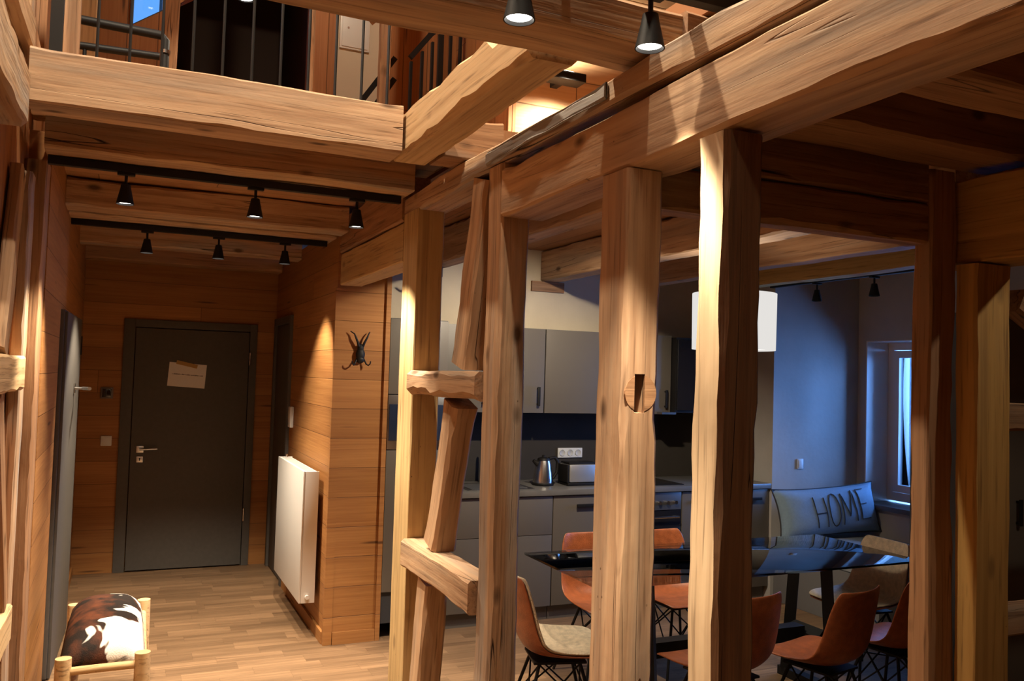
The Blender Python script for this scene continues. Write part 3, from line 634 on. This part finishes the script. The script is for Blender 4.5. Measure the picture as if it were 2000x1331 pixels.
# ================================================================ LAMPS
def spot_light(name, loc, parent, power, size=88, blend=.45, rad=.022, rot=(0, 0, 0)):
    l = bpy.data.lights.new(name, 'SPOT'); l.energy = power; l.color = WARM; l.spot_size = math.radians(size); l.spot_blend = blend; l.shadow_soft_size = rad
    o = bpy.data.objects.new(name, l); o.location = loc; o.rotation_euler = rot; o.parent = parent; C.objects.link(o); return o
def make_spot(loc, label, group, lit=True, s=1.0, tilt=(0, 0, 0)):
    t = empty('track_spotlight', loc, label, 'spotlight', group=group)
    box('adapter', -.035*s, .035*s, -.014*s, .014*s, -.012*s, 0, BLACK, t, .002)
    tube('stem', [(0, 0, -.0125*s), (0, 0, -.048*s)], .0065*s, BLACK, t)
    h = lathe('lamp_head', [(.014*s, -.049*s), (.019*s, -.052*s), (.0215*s, -.068*s), (.036*s, -.134*s), (.033*s, -.134*s), (.024*s, -.10*s), (.0015, -.099*s)], BLACK, t, 28, cap=False)
    b = lathe('bulb', [(.0005, -.1215*s), (.024*s, -.1215*s), (.0292*s, -.1245*s), (.0285*s, -.1265*s), (.0005, -.128*s)], BULB if lit else BGLASS, t, 24, cap=False)
    return t
def add_light(t, power=None, size=88, s=1.0, rot=(0, 0, 0), blend=.5):
    spot_light('spot_beam', (0, 0, -.137*s), t, power or SPOT_W, size, blend, rot=rot)
def track(name, x0, x1, y, z, label, horizontal='x'):
    t = box(name, x0, x1, y-.017, y+.017, z, z+.034, BLACK, None, .002) if horizontal == 'x' else box(name, y-.017, y+.017, x0, x1, z, z+.034, BLACK, None, .002)
    return tag(t, label, 'track')
track('lighting_track', -.33, 1.165, 3.95, 2.509, 'black lighting track under first corridor beam')
track('lighting_track', -.33, 1.16, 5.58, 2.506, 'black lighting track under second corridor beam')
track('lighting_track', -.36, 1.38, 1.70, 2.622, 'black lighting track under nearest hall cross beam')
track('lighting_track', 3.3, 5.2, 4.53, 2.44, 'black unlit lighting track near dining window', 'y')
for y in (3.32, 5.1): tag(box('track_bracket', 4.515, 4.545, y, y+.03, 2.475, 2.679, BLACK), 'black bracket holding the near end of the unlit track' if y < 4 else 'black bracket holding the far end of the unlit track', 'bracket')
g1, g2, g3, g4 = 'spotlights on the first corridor track', 'spotlights on the second corridor track', 'spotlights on the nearest hall track', 'unlit spotlights near the dining window'
for x, w_ in ((-.036, 'left'), (.494, 'middle'), (.955, 'right')):
    t = make_spot((x, 3.95, 2.5085), f'{w_} spotlight of the first corridor track', g1); add_light(t)
for x, w_ in ((.08, 'left'), (.49, 'middle'), (.894, 'right')):
    t = make_spot((x, 5.58, 2.5055), f'{w_} spotlight of the second corridor track', g2); add_light(t, size=86, rot=(math.radians(7), 0, 0), power=SPOT_W*.85)
for x, w_ in ((.30, 'added spotlight of nearest hall track left of the two large ones'), (.758, 'large lit spotlight left of two at top of picture'), (1.10, 'large lit spotlight over the crooked plate beam')):  # leftmost spotlight is added out of view to light the near posts
    t = make_spot((x, 1.70, 2.6215), w_, g3); add_light(t, size=57, power=SPOT_W*1.15, blend=.6)
for y, w_ in ((4.72, 'unlit spotlight furthest from viewer near dining window'), (4.20, 'unlit spotlight second along track near dining window')):
    t = make_spot((4.53, y, 2.4395), w_, g4, lit=False)
# unseen track added behind the viewer as fill light for the near hall
track('lighting_track', -.2, 1.2, -.6, 2.95, 'added black lighting track behind the viewer')
bx_timber('hall_cross_beam', -.42, 1.355, -.72, -.48, 2.985, 3.16, OLD2, 'cross beam carrying the added track behind the viewer', 'beam', seed=95)
for x, w_ in ((.0, 'left'), (.9, 'right')):
    t = make_spot((x, -.6, 2.9495), f'{w_} added spotlight on track behind the viewer', 'added spotlights behind the viewer'); add_light(t, size=100, power=SPOT_W*.1, rot=(math.radians(38), 0, 0))
# high roof spotlights in the open hall; left one added to brighten post faces
for k, (x, y, pw, lb) in enumerate(((.86, 1.78, 300, 'high roof spotlight over the timber posts'), (.05, 2.55, 430, 'added high roof spotlight near the left wall'))):
    t = empty('roof_spotlight', (x, y, 4.75), lb, 'spotlight', group='high roof spotlights in the hall')
    lathe('housing', [(.03, .2), (.05, .18), (.065, 0), (.055, 0), (.02, .06)], BLACK, t, 24, cap=False); lathe('bulb', [(.0005, .03), (.042, .03), (.0005, .024)], BULB, t, 24, cap=False)
    tube('rod', [(0, 0, .19), (0, 0, .448)], .01, BLACK, t); spot_light('lamp_beam', (0, 0, -.01), t, pw, 110, .6, .04)
# gallery lamps
t = empty('wall_lamp', (1.99, 3.995, 3.24), 'flat black wall lamp washing the gallery boards with light', 'lamp')
box('housing', -.10, .10, -.18, -.08, -.022, .022, BLACK, t, .003)
box('arm', -.02, .02, -.079, -.001, -.015, .015, BLACK, t); box('light_panel', -.07, .03, -.172, -.09, .0225, .025, BULB, t)
for s_, rx in ((1, PI), (-1, 0)):
    spot_light('wash_light', (0, -.19, s_*.03), t, 110, 160, .8, .04, (rx, 0, 0))
t = empty('gallery_downlight', (.45, 4.3, 3.52), 'small round lit lamp high in the gallery', 'lamp')
lathe('housing', [(.0, 0.02), (.04, .02), (.045, 0), (.04, -.02)], BLACK, t, 20, cap=False); lathe('bulb', [(.0005, -.015), (.034, -.016), (.0005, -.022)], BULB, t, 20, cap=False)
tube('cord', [(0, 0, .021), (0, 0, 1.67)], .003, BLACK, t); spot_light('lamp_beam', (0, 0, -.03), t, 10, 150, .6)
t = empty('gallery_spotlight', (.9, 3.9, 4.6), 'gallery ceiling spotlight lighting the cream wall', 'lamp')
lathe('housing', [(.02, .1), (.03, .09), (.04, 0)], BLACK, t, 20, cap=False); lathe('bulb', [(.0005, .01), (.034, .01), (.0005, .006)], BULB, t, 20, cap=False)
tube('rod', [(0, 0, .1), (0, 0, .6)], .006, BLACK, t); spot_light('lamp_beam', (0, 0, -.01), t, 40, 150, .6, rot=(math.radians(25), 0, 0))

t = empty('ceiling_spotlight', (2.46, 4.0, 2.679), 'black ceiling spotlight in front of the kitchen, hidden behind posts', 'spotlight')
lathe('housing', [(.035, 0), (.035, -.05), (.045, -.07), (.038, -.07), (.02, -.04)], BLACK, t, 24, cap=False); lathe('bulb', [(.0005, -.055), (.034, -.055), (.0005, -.06)], BULB, t, 24, cap=False)
spot_light('lamp_beam', (0, 0, -.075), t, 200, 118, .5, .03, rot=(math.radians(36), 0, 0))
t = empty('ceiling_spotlight', (3.3, 1.2, 2.675), 'added black ceiling spotlight out of view at right, above the low rails', 'spotlight')  # added lamp, brightens the cupboard and posts at right
lathe('housing', [(.035, 0), (.035, -.05), (.045, -.07), (.038, -.07), (.02, -.04)], BLACK, t, 24, cap=False); lathe('bulb', [(.0005, -.055), (.034, -.055), (.0005, -.06)], BULB, t, 24, cap=False)
spot_light('lamp_beam', (0, 0, -.075), t, 22, 130, .6, .03, rot=(math.radians(28), 0, 0))
# pendant over the dining table
t = empty('pendant_lamp', (3.05, 3.8, 2.19), 'white drum pendant lamp over the dining table, behind nearest post', 'lamp')
lathe('lamp_shade', [(.225, -.31), (.228, 0), (.222, 0), (.219, -.31)], SHADE, t, 48, cap=False)
lathe('diffuser', [(.0005, -.30), (.218, -.30), (.218, -.295), (.0005, -.295)], emit('lit_diffuser', (1, .97, .9), 1.3), t, 48, cap=False)
tube('cord', [(0, 0, -.01), (0, 0, .488)], .004, BLACK, t); lathe('canopy', [(.05, .465), (.05, .489)], BLACK, t, 20)
bm = bmesh.new()
for k in range(3): aTube(bm, [(0, 0, -.01), (.222*math.cos(k*2.094), .222*math.sin(k*2.094), -.01)], .003, 6)
build('spider_frame', bm, BLACK, t)
spot_light('lamp_beam', (0, 0, -.32), t, 38, 112, .35, .12)
l = bpy.data.lights.new('pendant_bulb', 'POINT'); l.energy = 12; l.color = (1, .84, .62); l.shadow_soft_size = .04
o = bpy.data.objects.new('pendant_bulb', l); o.location = (0, 0, -.12); o.parent = t; C.objects.link(o)

# ================================================================ KITCHEN
def handle_bar(par, x0, x1, y, z, name='handle'):
    bm = bmesh.new(); aB(bm, x0, x1, y-.028, y-.018, z-.011, z+.011, .003); aB(bm, x0+.008, x0+.018, y-.018, y, z-.006, z+.006); aB(bm, x1-.018, x1-.008, y-.018, y, z-.006, z+.006)
    return build(name, bm, BLACK, par, 30)
def handle_bar_v(par, x, y, z0, z1, name='handle'):
    bm = bmesh.new(); aB(bm, x-.011, x+.011, y-.028, y-.018, z0, z1, .003); aB(bm, x-.006, x+.006, y-.018, y, z0+.008, z0+.018); aB(bm, x-.006, x+.006, y-.018, y, z1-.018, z1-.008)
    return build(name, bm, BLACK, par, 30)
def base_cab(x0, x1, label, doors, topdrawer=False):
    t = empty('base_cabinet', (x0, 5.37, 0), label, 'cabinet', group='grey base cabinets of the kitchen run')
    wdt = x1-x0
    box('body', .001, wdt-.001, .02, .575, .1, .87, CABD, t); box('plinth', .001, wdt-.001, .05, .565, 0, .099, CAB, t)
    z0, z1 = .105, .865
    if topdrawer:
        d = box('drawer', .002, wdt-.002, 0, .019, .60, z1, CAB, t, .002); z1 = .596
    for k in range(doors):
        a = .002+k*(wdt-.002)/doors; b = (k+1)*(wdt-.002)/doors
        d = box('door', a, b, 0, .019, z0, z1, CAB, t, .002)
        if not topdrawer: handle_bar(d, (a+b)/2-.12, (a+b)/2+.12, 0, z1-.07)
    return t
base_cab(1.94, 2.34, 'grey base cabinet next to the tall oven cupboard', 1, topdrawer=True)
base_cab(2.343, 2.768, 'grey base cabinet with a plain top drawer left of dishwasher front', 1, topdrawer=True)
base_cab(2.771, 3.37, 'wide grey base cabinet under the kettle and toaster', 1)
base_cab(3.86, 4.69, 'grey base cabinet right of the oven', 2)
t = empty('oven', (3.375, 5.37, 0), 'built-in oven with knobs under the worktop', 'oven')
box('body', .001, .48, .02, .575, .1, .87, CABD, t); box('plinth', .001, .48, .05, .565, 0, .099, CAB, t)
cp = box('control_panel', .004, .476, 0, .019, .735, .865, plain('oven_steel', (.25, .25, .26), .3, .8), t, .002)
for k in range(6): tube('knob', [(.06+k*.072, -.001, .79), (.06+k*.072, -.022, .79)], .014, CHROME, cp, 14)
dd = box('door', .004, .476, 0, .019, .2, .73, BGLASS, t, .002)
bm = bmesh.new(); aTube(bm, [(.04, -.035, .685), (.44, -.035, .685)], .008, 8); aTube(bm, [(.05, 0, .685), (.05, -.035, .685)], .006, 6); aTube(bm, [(.43, 0, .685), (.43, -.035, .685)], .006, 6); build('handle', bm, CHROME, dd, 40)
wt = box('worktop', 1.94, 4.695, 5.35, 5.945, .872, .91, TOP, None, .003); tag(wt, 'long grey kitchen worktop', 'worktop')
sb = box('splashback', 1.94, 4.695, 5.935, 5.949, .911, 1.43, SPLASH); tag(sb, 'dark splashback panel behind the worktop', 'splashback')
def wall_cab(x0, x1, label, n):
    t = empty('wall_cabinet', (x0, 5.62, 1.435), label, 'cabinet', group='grey wall cabinets over the worktop')
    wdt = x1-x0; box('body', .001, wdt-.001, .02, .325, 0, .615, CABD, t)
    for k in range(n):
        a = .002+k*(wdt-.002)/n; b = (k+1)*(wdt-.002)/n-.002
        d = box('door', a, b, 0, .019, 0, .615, CAB, t, .002); handle_bar_v(d, b-.05, 0, .05, .19)
    return t
wall_cab(1.94, 2.80, 'grey wall cabinet above the sink', 2); wall_cab(2.803, 3.40, 'grey wall cabinet above the kettle', 1); wall_cab(3.403, 3.91, 'grey wall cabinet left of the black hood', 1)
t = empty('cooker_hood', (3.915, 5.55, 1.45), 'black cooker hood at right end of wall cabinets', 'hood')
box('body', 0, .5, .02, .395, .0, .59, BLACK, t, .004); box('front_glass', .01, .49, 0, .0195, .02, .57, BGLASS, t, .002); box('steel_edge', -.13, .0-.001, .0, .395, -.012, .004, STEEL, t)
t = empty('tall_cupboard', (1.535, 5.32, 0), 'tall grey oven cupboard beside the boarded block', 'cupboard')
box('body', .001, .398, .02, .62, .1, 2.05, CABD, t)
d = box('door', .002, .398, 0, .019, 1.56, 2.045, CAB, t, .002); d = box('door', .002, .398, 0, .019, .3, 1.2, CAB, t, .002)
ov = box('oven_front', .002, .398, -.004, .019, 1.205, 1.555, STEEL, t, .002)
box('oven_window', .01, .39, -.010, -.0045, 1.262, 1.495, plain('oven_glass_blue_reflection', (.02, .03, .06), .05, spec=1.), ov, .001)  # window's blue reflection painted into the glass colour
box('vent_grille', .002, .398, .03, .045, .1, .285, plain('grille_grey', (.10, .10, .10), .5), t)
bm = bmesh.new()
for k in range(6): aB(bm, .01, .39, .022, .029, .12+k*.027, .128+k*.027)
build('grille_bars', bm, STEEL, t)
# kettle, toaster, sockets, tap, hob
t = empty('kettle', (2.81, 5.62, .911), 'steel and black electric kettle on worktop', 'kettle')
lathe('base', [(.078, 0), (.08, .012), (.075, .018)], BLACK, t, 28)
lathe('body', [(.074, .019), (.074, .03), (.068, .09), (.056, .15), (.048, .178)], STEEL, t, 32)
lathe('lid', [(.047, .179), (.042, .195), (.012, .203), (.012, .215), (.004, .22)], BLACK, t, 24)
tube('handle', [(.045, 0, .19), (.09, 0, .2), (.115, 0, .17), (.112, 0, .09), (.078, 0, .045)], .012, BLACK, t)
bm = bmesh.new(); aTube(bm, [(-.045, 0, .15), (-.082, 0, .178)], .022, 12, .012); build('spout', bm, BLACK, t, 40)
t = empty('toaster', (2.965, 5.52, .911), 'steel toaster right of the kettle', 'toaster')
box('base', 0, .25, 0, .17, 0, .022, BLACK, t, .006); box('shell', .012, .238, .004, .166, .0225, .155, plain('satin_steel', (.75, .74, .72), .42, .9), t, .018); box('end_cap', -.004, .0118, .01, .16, .0225, .15, BLACK, t, .005); box('end_cap', .2382, .254, .01, .16, .0225, .15, BLACK, t, .005)
box('top_plate', .015, .235, .02, .15, .1555, .168, BLACK, t, .004); box('lever', .2545, .272, .075, .095, .10, .115, BLACK, t, .003)
t = empty('socket_strip', (3.085, 5.9345, 1.075), 'white triple wall socket above the toaster', 'socket')
box('plate', 0, .215, -.01, 0, 0, .075, WPLAS, t, .003)
for k in range(3): lathe('socket', [(.026, 0), (.024, -.004), (.02, -.001), (.0005, -.001)], plain('socket_inset_white', (.5, .5, .49), .5) if k == 0 else bpy.data.materials['socket_inset_white'], t, 20, cap=False).matrix_local = Matrix.Translation((.037+k*.07, -.0105, .0375)) @ Matrix.Rotation(-PI/2, 4, 'X')
t = empty('kitchen_tap', (2.42, 5.84, .911), 'chrome kitchen tap behind the sink', 'tap')
lathe('base', [(.025, 0), (.025, .02), (.014, .03), (.014, .06)], CHROME, t, 20)
tube('spout', [(0, 0, .06), (0, 0, .22), (0, -.03, .26), (0, -.08, .275), (0, -.14, .25), (0, -.16, .20)], .011, CHROME, t); tube('lever', [(.015, 0, .05), (.07, 0, .07)], .006, CHROME, t)
t = empty('sink', (2.15, 5.42, .9105), 'steel sink set in the worktop', 'sink')
bm = bmesh.new(); aB(bm, 0, .5, 0, .36, 0, .004, .001); build('rim', bm, STEEL, t)
box('bowl', .04, .46, .04, .32, .0045, .006, plain('sink_bowl_steel', (.3, .3, .3), .35, .8), t)
t = empty('cooktop', (3.36, 5.42, .9105), 'black glass cooktop above the oven', 'hob'); box('glass', 0, .55, 0, .46, 0, .006, BGLASS, t, .001)
# grey cupboard at the far right
t = empty('grey_cupboard', (3.93, 2.83, 0), 'grey cupboard front at far right behind the rails', 'cupboard')
box('body', 0, .66, .02, .55, .0, 2.1, CABD, t)
d = box('door', .002, .658, 0, .019, .01, 2.09, CAB, t, .002); handle_bar_v(d, .09, 0, 1.04, 1.17)

# ================================================================ DINING SET
t = empty('dining_table', (0, 0, 0), 'smoked glass dining table on black steel frames', 'table')
box('glass_top', 2.0, 4.06, 3.40, 4.20, .738, .750, TGLASS, t, .002)
def trestle(x):
    bm = bmesh.new()
    aB(bm, x-.015, x+.015, 3.56, 3.98, .712, .737); aB(bm, x-.03, x+.03, 3.55, 3.99, 0, .05)
    for s in (-1, 1):
        aTube(bm, [(x, 3.77+s*.18, .05), (x, 3.77+s*.12, .711)], .045, 4); 
    aTube(bm, [(x, 3.66, .30), (x, 3.94, .30)], .04, 4)
    return build('trestle', bm, BLACK, t)
trestle(2.42); trestle(3.60)
box('stretcher', 2.462, 3.558, 3.76, 3.84, .26, .34, BLACK, t)
for x in (2.30, 3.72):
    for y in (3.56, 3.96): lathe('glass_pad', [(.02, 0), (.02, .0005)], CHROME, t, 14, (x if 0 else (2.42 if x < 3 else 3.60), y, .7372))

def make_chair(loc, rz, label, cover, sc=.955):
    t = empty('shell_chair', loc, label, 'chair', rz, 'tan shell chairs around the dining table')
    # shell facing +Y; profile from seat front (s=0) over the bend to the top of the back (s=1)
    prof = [(.235, .445), (.20, .455), (.12, .448), (.02, .438), (-.08, .438), (-.145, .455), (-.185, .50), (-.205, .58), (-.22, .68), (-.235, .77), (-.243, .82)]
    wid = [.20, .222, .232, .232, .228, .225, .222, .215, .205, .19, .165]
    lift = [.004, .012, .022, .035, .05, .075, .075, .065, .055, .045, .035]
    def shell(off, name, m, par, thick, s0=0, inset=0):
        bm = bmesh.new(); U = 12; rows = []
        for i, (py, pz) in enumerate(prof):
            row = []
            q0 = prof[max(0, i-1)]; q1 = prof[min(len(prof)-1, i+1)]; d = Vector((q1[0]-q0[0], q1[1]-q0[1])).normalized(); nrm = Vector((d.y, -d.x))*-1 if 0 else Vector((-d.y, d.x))*-1
            if nrm.y < 0 and i < 4: nrm = -nrm
            if i >= 4: nrm = Vector((abs(nrm.x), abs(nrm.y)))
            for k in range(U+1):
                u = -1+2*k/U
                l = lift[i]*abs(u)**2.4
                x = (wid[i]-inset)*u
                row.append(bm.verts.new((x, py+nrm.x*(l+off), pz+nrm.y*(l+off))))
            rows.append(row)
        for a, b in zip(rows, rows[1:]):
            for k in range(U): bm.faces.new((a[k], a[k+1], b[k+1], b[k]))
        bmesh.ops.recalc_face_normals(bm, faces=bm.faces)
        o = build(name, bm, m, par, 60)
        md = o.modifiers.new('thick', 'SOLIDIFY'); md.thickness = thick; md.offset = 0
        sb_ = o.modifiers.new('sub', 'SUBSURF'); sb_.levels = 1; sb_.render_levels = 2
        return o
    sh = shell(0, 'shell', LEATH, t, .012)
    if cover: shell(.016, 'fur_cover', FUR, t, .014, inset=-.004)
    bm = bmesh.new(); aB(bm, -.12, .12, -.13, .13, .405, .415)
    build('mount_plate', bm, BLACK, t)
    for sx in (-1, 1):
        for sy in (-1, 1):
            tube('leg', [(sx*.10, sy*.10, .404), (sx*.215, sy*.215, .002)], .0085, BLACK, t, 7)
    bm = bmesh.new()
    for sx in (-1, 1):
        aTube(bm, [(sx*.10, -.10, .40), (sx*.172, .172, .145)], .0045, 6); aTube(bm, [(sx*.10, .10, .40), (sx*.172, -.172, .145)], .0045, 6)
        aTube(bm, [(-.10, sx*.10, .40), (.172, sx*.172, .145)], .0045, 6); aTube(bm, [(.10, sx*.10, .40), (-.172, sx*.172, .145)], .0045, 6)
        aTube(bm, [(-.172, sx*-.172, .145), (.172, sx*.172, .145)], .0045, 6)
    build('wire_brace', bm, BLACK, t)
    t.scale = (sc, sc, sc)
    return t
make_chair((1.90, 3.62, 0), -PI/2-.25, 'tan shell chair with cream fur cover at near end of table', True)
make_chair((2.54, 4.27, 0), PI-.05, 'tan shell chair with back to the kitchen, left of two', False)
make_chair((3.02, 4.24, 0), PI+.03, 'tan shell chair with back to the kitchen, right of two', False)
make_chair((2.51, 3.17, 0), .10, 'tan shell chair half hidden by the nearest brightly lit post', False)
make_chair((3.03, 3.10, 0), .22, 'tan shell chair seen squarely from behind at table front', False)
make_chair((3.58, 3.17, 0), .1, 'tan shell chair partly hidden behind reddish dining opening post', False)
make_chair((4.02, 3.79, 0), PI/2-.05, 'shell chair with cream fur at the window end of table', True)

# corner bench and lettered cushion
t = empty('corner_bench', (4.72, 4.3, 0), 'grey upholstered corner bench below the dining window', 'bench')
box('base', 0, .87, 0, 1.04, 0, .38, plain('bench_base_grey', (.16, .16, .165), .6), t, .004); box('seat_pad', 0, .872, -.01, 1.042, .3805, .50, SEATB, t, .025)
t = empty('lettered_cushion', (5.11, 5.12, .515), 'large blue-grey cushion lettered HOME on the corner bench', 'cushion')
t.rotation_euler = (math.radians(-14), math.radians(-3), math.radians(-4))
bm = bmesh.new(); U, V = 28, 14; W_, H_ = .49, .20
def cz(u, v): return .11*(max(0, 1-abs(u)**3.2))**.6*(max(0, 1-abs(v)**2.6))**.6*(1+.10*noise.noise(Vector((u*3, v*2.5, 5))))
def cxy(u, v):
    k = 1-.11*(1-abs(u)**2.5)*abs(v)**3; kk = 1-.07*(1-v*v)*abs(u)**4
    return W_*u*kk, H_*v*k
for s in (-1, 1):
    G = [[bm.verts.new((cxy(-1+2*i/U, -1+2*j/V)[0], s*cz(-1+2*i/U, -1+2*j/V)-.0, H_+cxy(-1+2*i/U, -1+2*j/V)[1])) for i in range(U+1)] for j in range(V+1)]
    for j in range(V):
        for i in range(U): bm.faces.new((G[j][i], G[j][i+1], G[j+1][i+1], G[j+1][i]))
bmesh.ops.remove_doubles(bm, verts=bm.verts, dist=.0005); bmesh.ops.recalc_face_normals(bm, faces=bm.faces)
cb = build('cushion_body', bm, FABB, t, 80)
bm = bmesh.new(); P = []
for a, b in (((-1, -1), (1, -1)), ((1, -1), (1, 1)), ((1, 1), (-1, 1)), ((-1, 1), (-1, -1))):
    for k in range(14):
        q = Vector(a).lerp(Vector(b), k/14); X_, Z_ = cxy(q.x, q.y); P.append(Vector((X_, 0, H_+Z_)))
P.append(P[0]); aTube(bm, P, .006, 6); build('piping', bm, INK, t, 60)
def stroke(pts):
    out = []
    for a, b in zip(pts, pts[1:]):
        for k in range(7):
            x = a[0]+(b[0]-a[0])*k/6; z = a[1]+(b[1]-a[1])*k/6
            u = x/W_; v = (z-H_)/H_; out.append((x, -cz(u, v)*1.0-.0035, z))
    return out
letters = {'H': [[(-.12, .31), (-.105, .075)], [(-.035, .30), (-.02, .075)], [(-.11, .18), (-.03, .185)]],
           'O': [[(.045+.045*math.cos(a*PI/8), .20+.125*math.sin(a*PI/8)) for a in range(17)]],
           'M': [[(.115, .08), (.12, .32), (.17, .14), (.225, .34), (.24, .10)]],
           'E': [[(.345, .345), (.275, .34), (.285, .11), (.365, .115)], [(.28, .225), (.34, .23)]]}
for ch_, strokes in letters.items():
    bm = bmesh.new()
    for s in strokes: aTube(bm, [(x, y, z) for x, y, z in stroke([(a*1.1-.065, b_) for a, b_ in s])], .0042, 5)
    build('letter', bm, INK, t)['label'] = 'dark letter '+ch_

# ================================================================ COWHIDE STOOL
t = empty('cowhide_stool', (-.035, 4.5, 0), 'wooden pole bench with brown and white cowhide seat', 'bench')
lx0, lx1 = -.15, .155
legs = [(lx0, -.44), (lx1, -.455), (lx0, .44), (lx1+.02, .44)]
for x, y in legs: tube('leg', [(x, y, 0), (x+.002, y, .23), (x, y, .462)], .033, POLE, t, 16, .032)
tube('seat_rail', [(lx0+.03, -.44, .405), (0, -.45, .41), (lx1-.03, -.455, .412)], .017, POLE, t, 10); tube('seat_rail', [(lx0+.03, .44, .405), (lx1-.012, .44, .41)], .017, POLE, t, 10)
tube('seat_rail', [(lx0, -.405, .40), (lx0, .405, .40)], .017, POLE, t, 10); tube('seat_rail', [(lx1+.004, -.42, .40), (lx1+.016, .405, .40)], .017, POLE, t, 10)
tube('stretcher', [(lx0+.03, -.44, .16), (lx1-.03, -.455, .16)], .014, POLE, t, 10); tube('stretcher', [(lx0+.03, .44, .16), (lx1-.012, .44, .16)], .014, POLE, t, 10)
bm = bmesh.new(); U, V = 16, 40; rows = []
for j in range(V+1):
    v = -1+2*j/V; row = []
    for i in range(U+1):
        u = -1+2*i/U
        z = .385+.165*(max(0, 1-abs(u)**3.2))**.5*(max(0, 1-abs(v)**6.))**.5+.004*noise.noise(Vector((u*2, v*4, 2)))
        row.append(bm.verts.new((.0+.176*u, .415*v, z)))
    rows.append(row)
for a, b in zip(rows, rows[1:]):
    for k in range(U): bm.faces.new((a[k], a[k+1], b[k+1], b[k]))
o = build('cowhide_seat', bm, COW, t, 80); md = o.modifiers.new('thick', 'SOLIDIFY'); md.thickness = .01; md.offset = -1
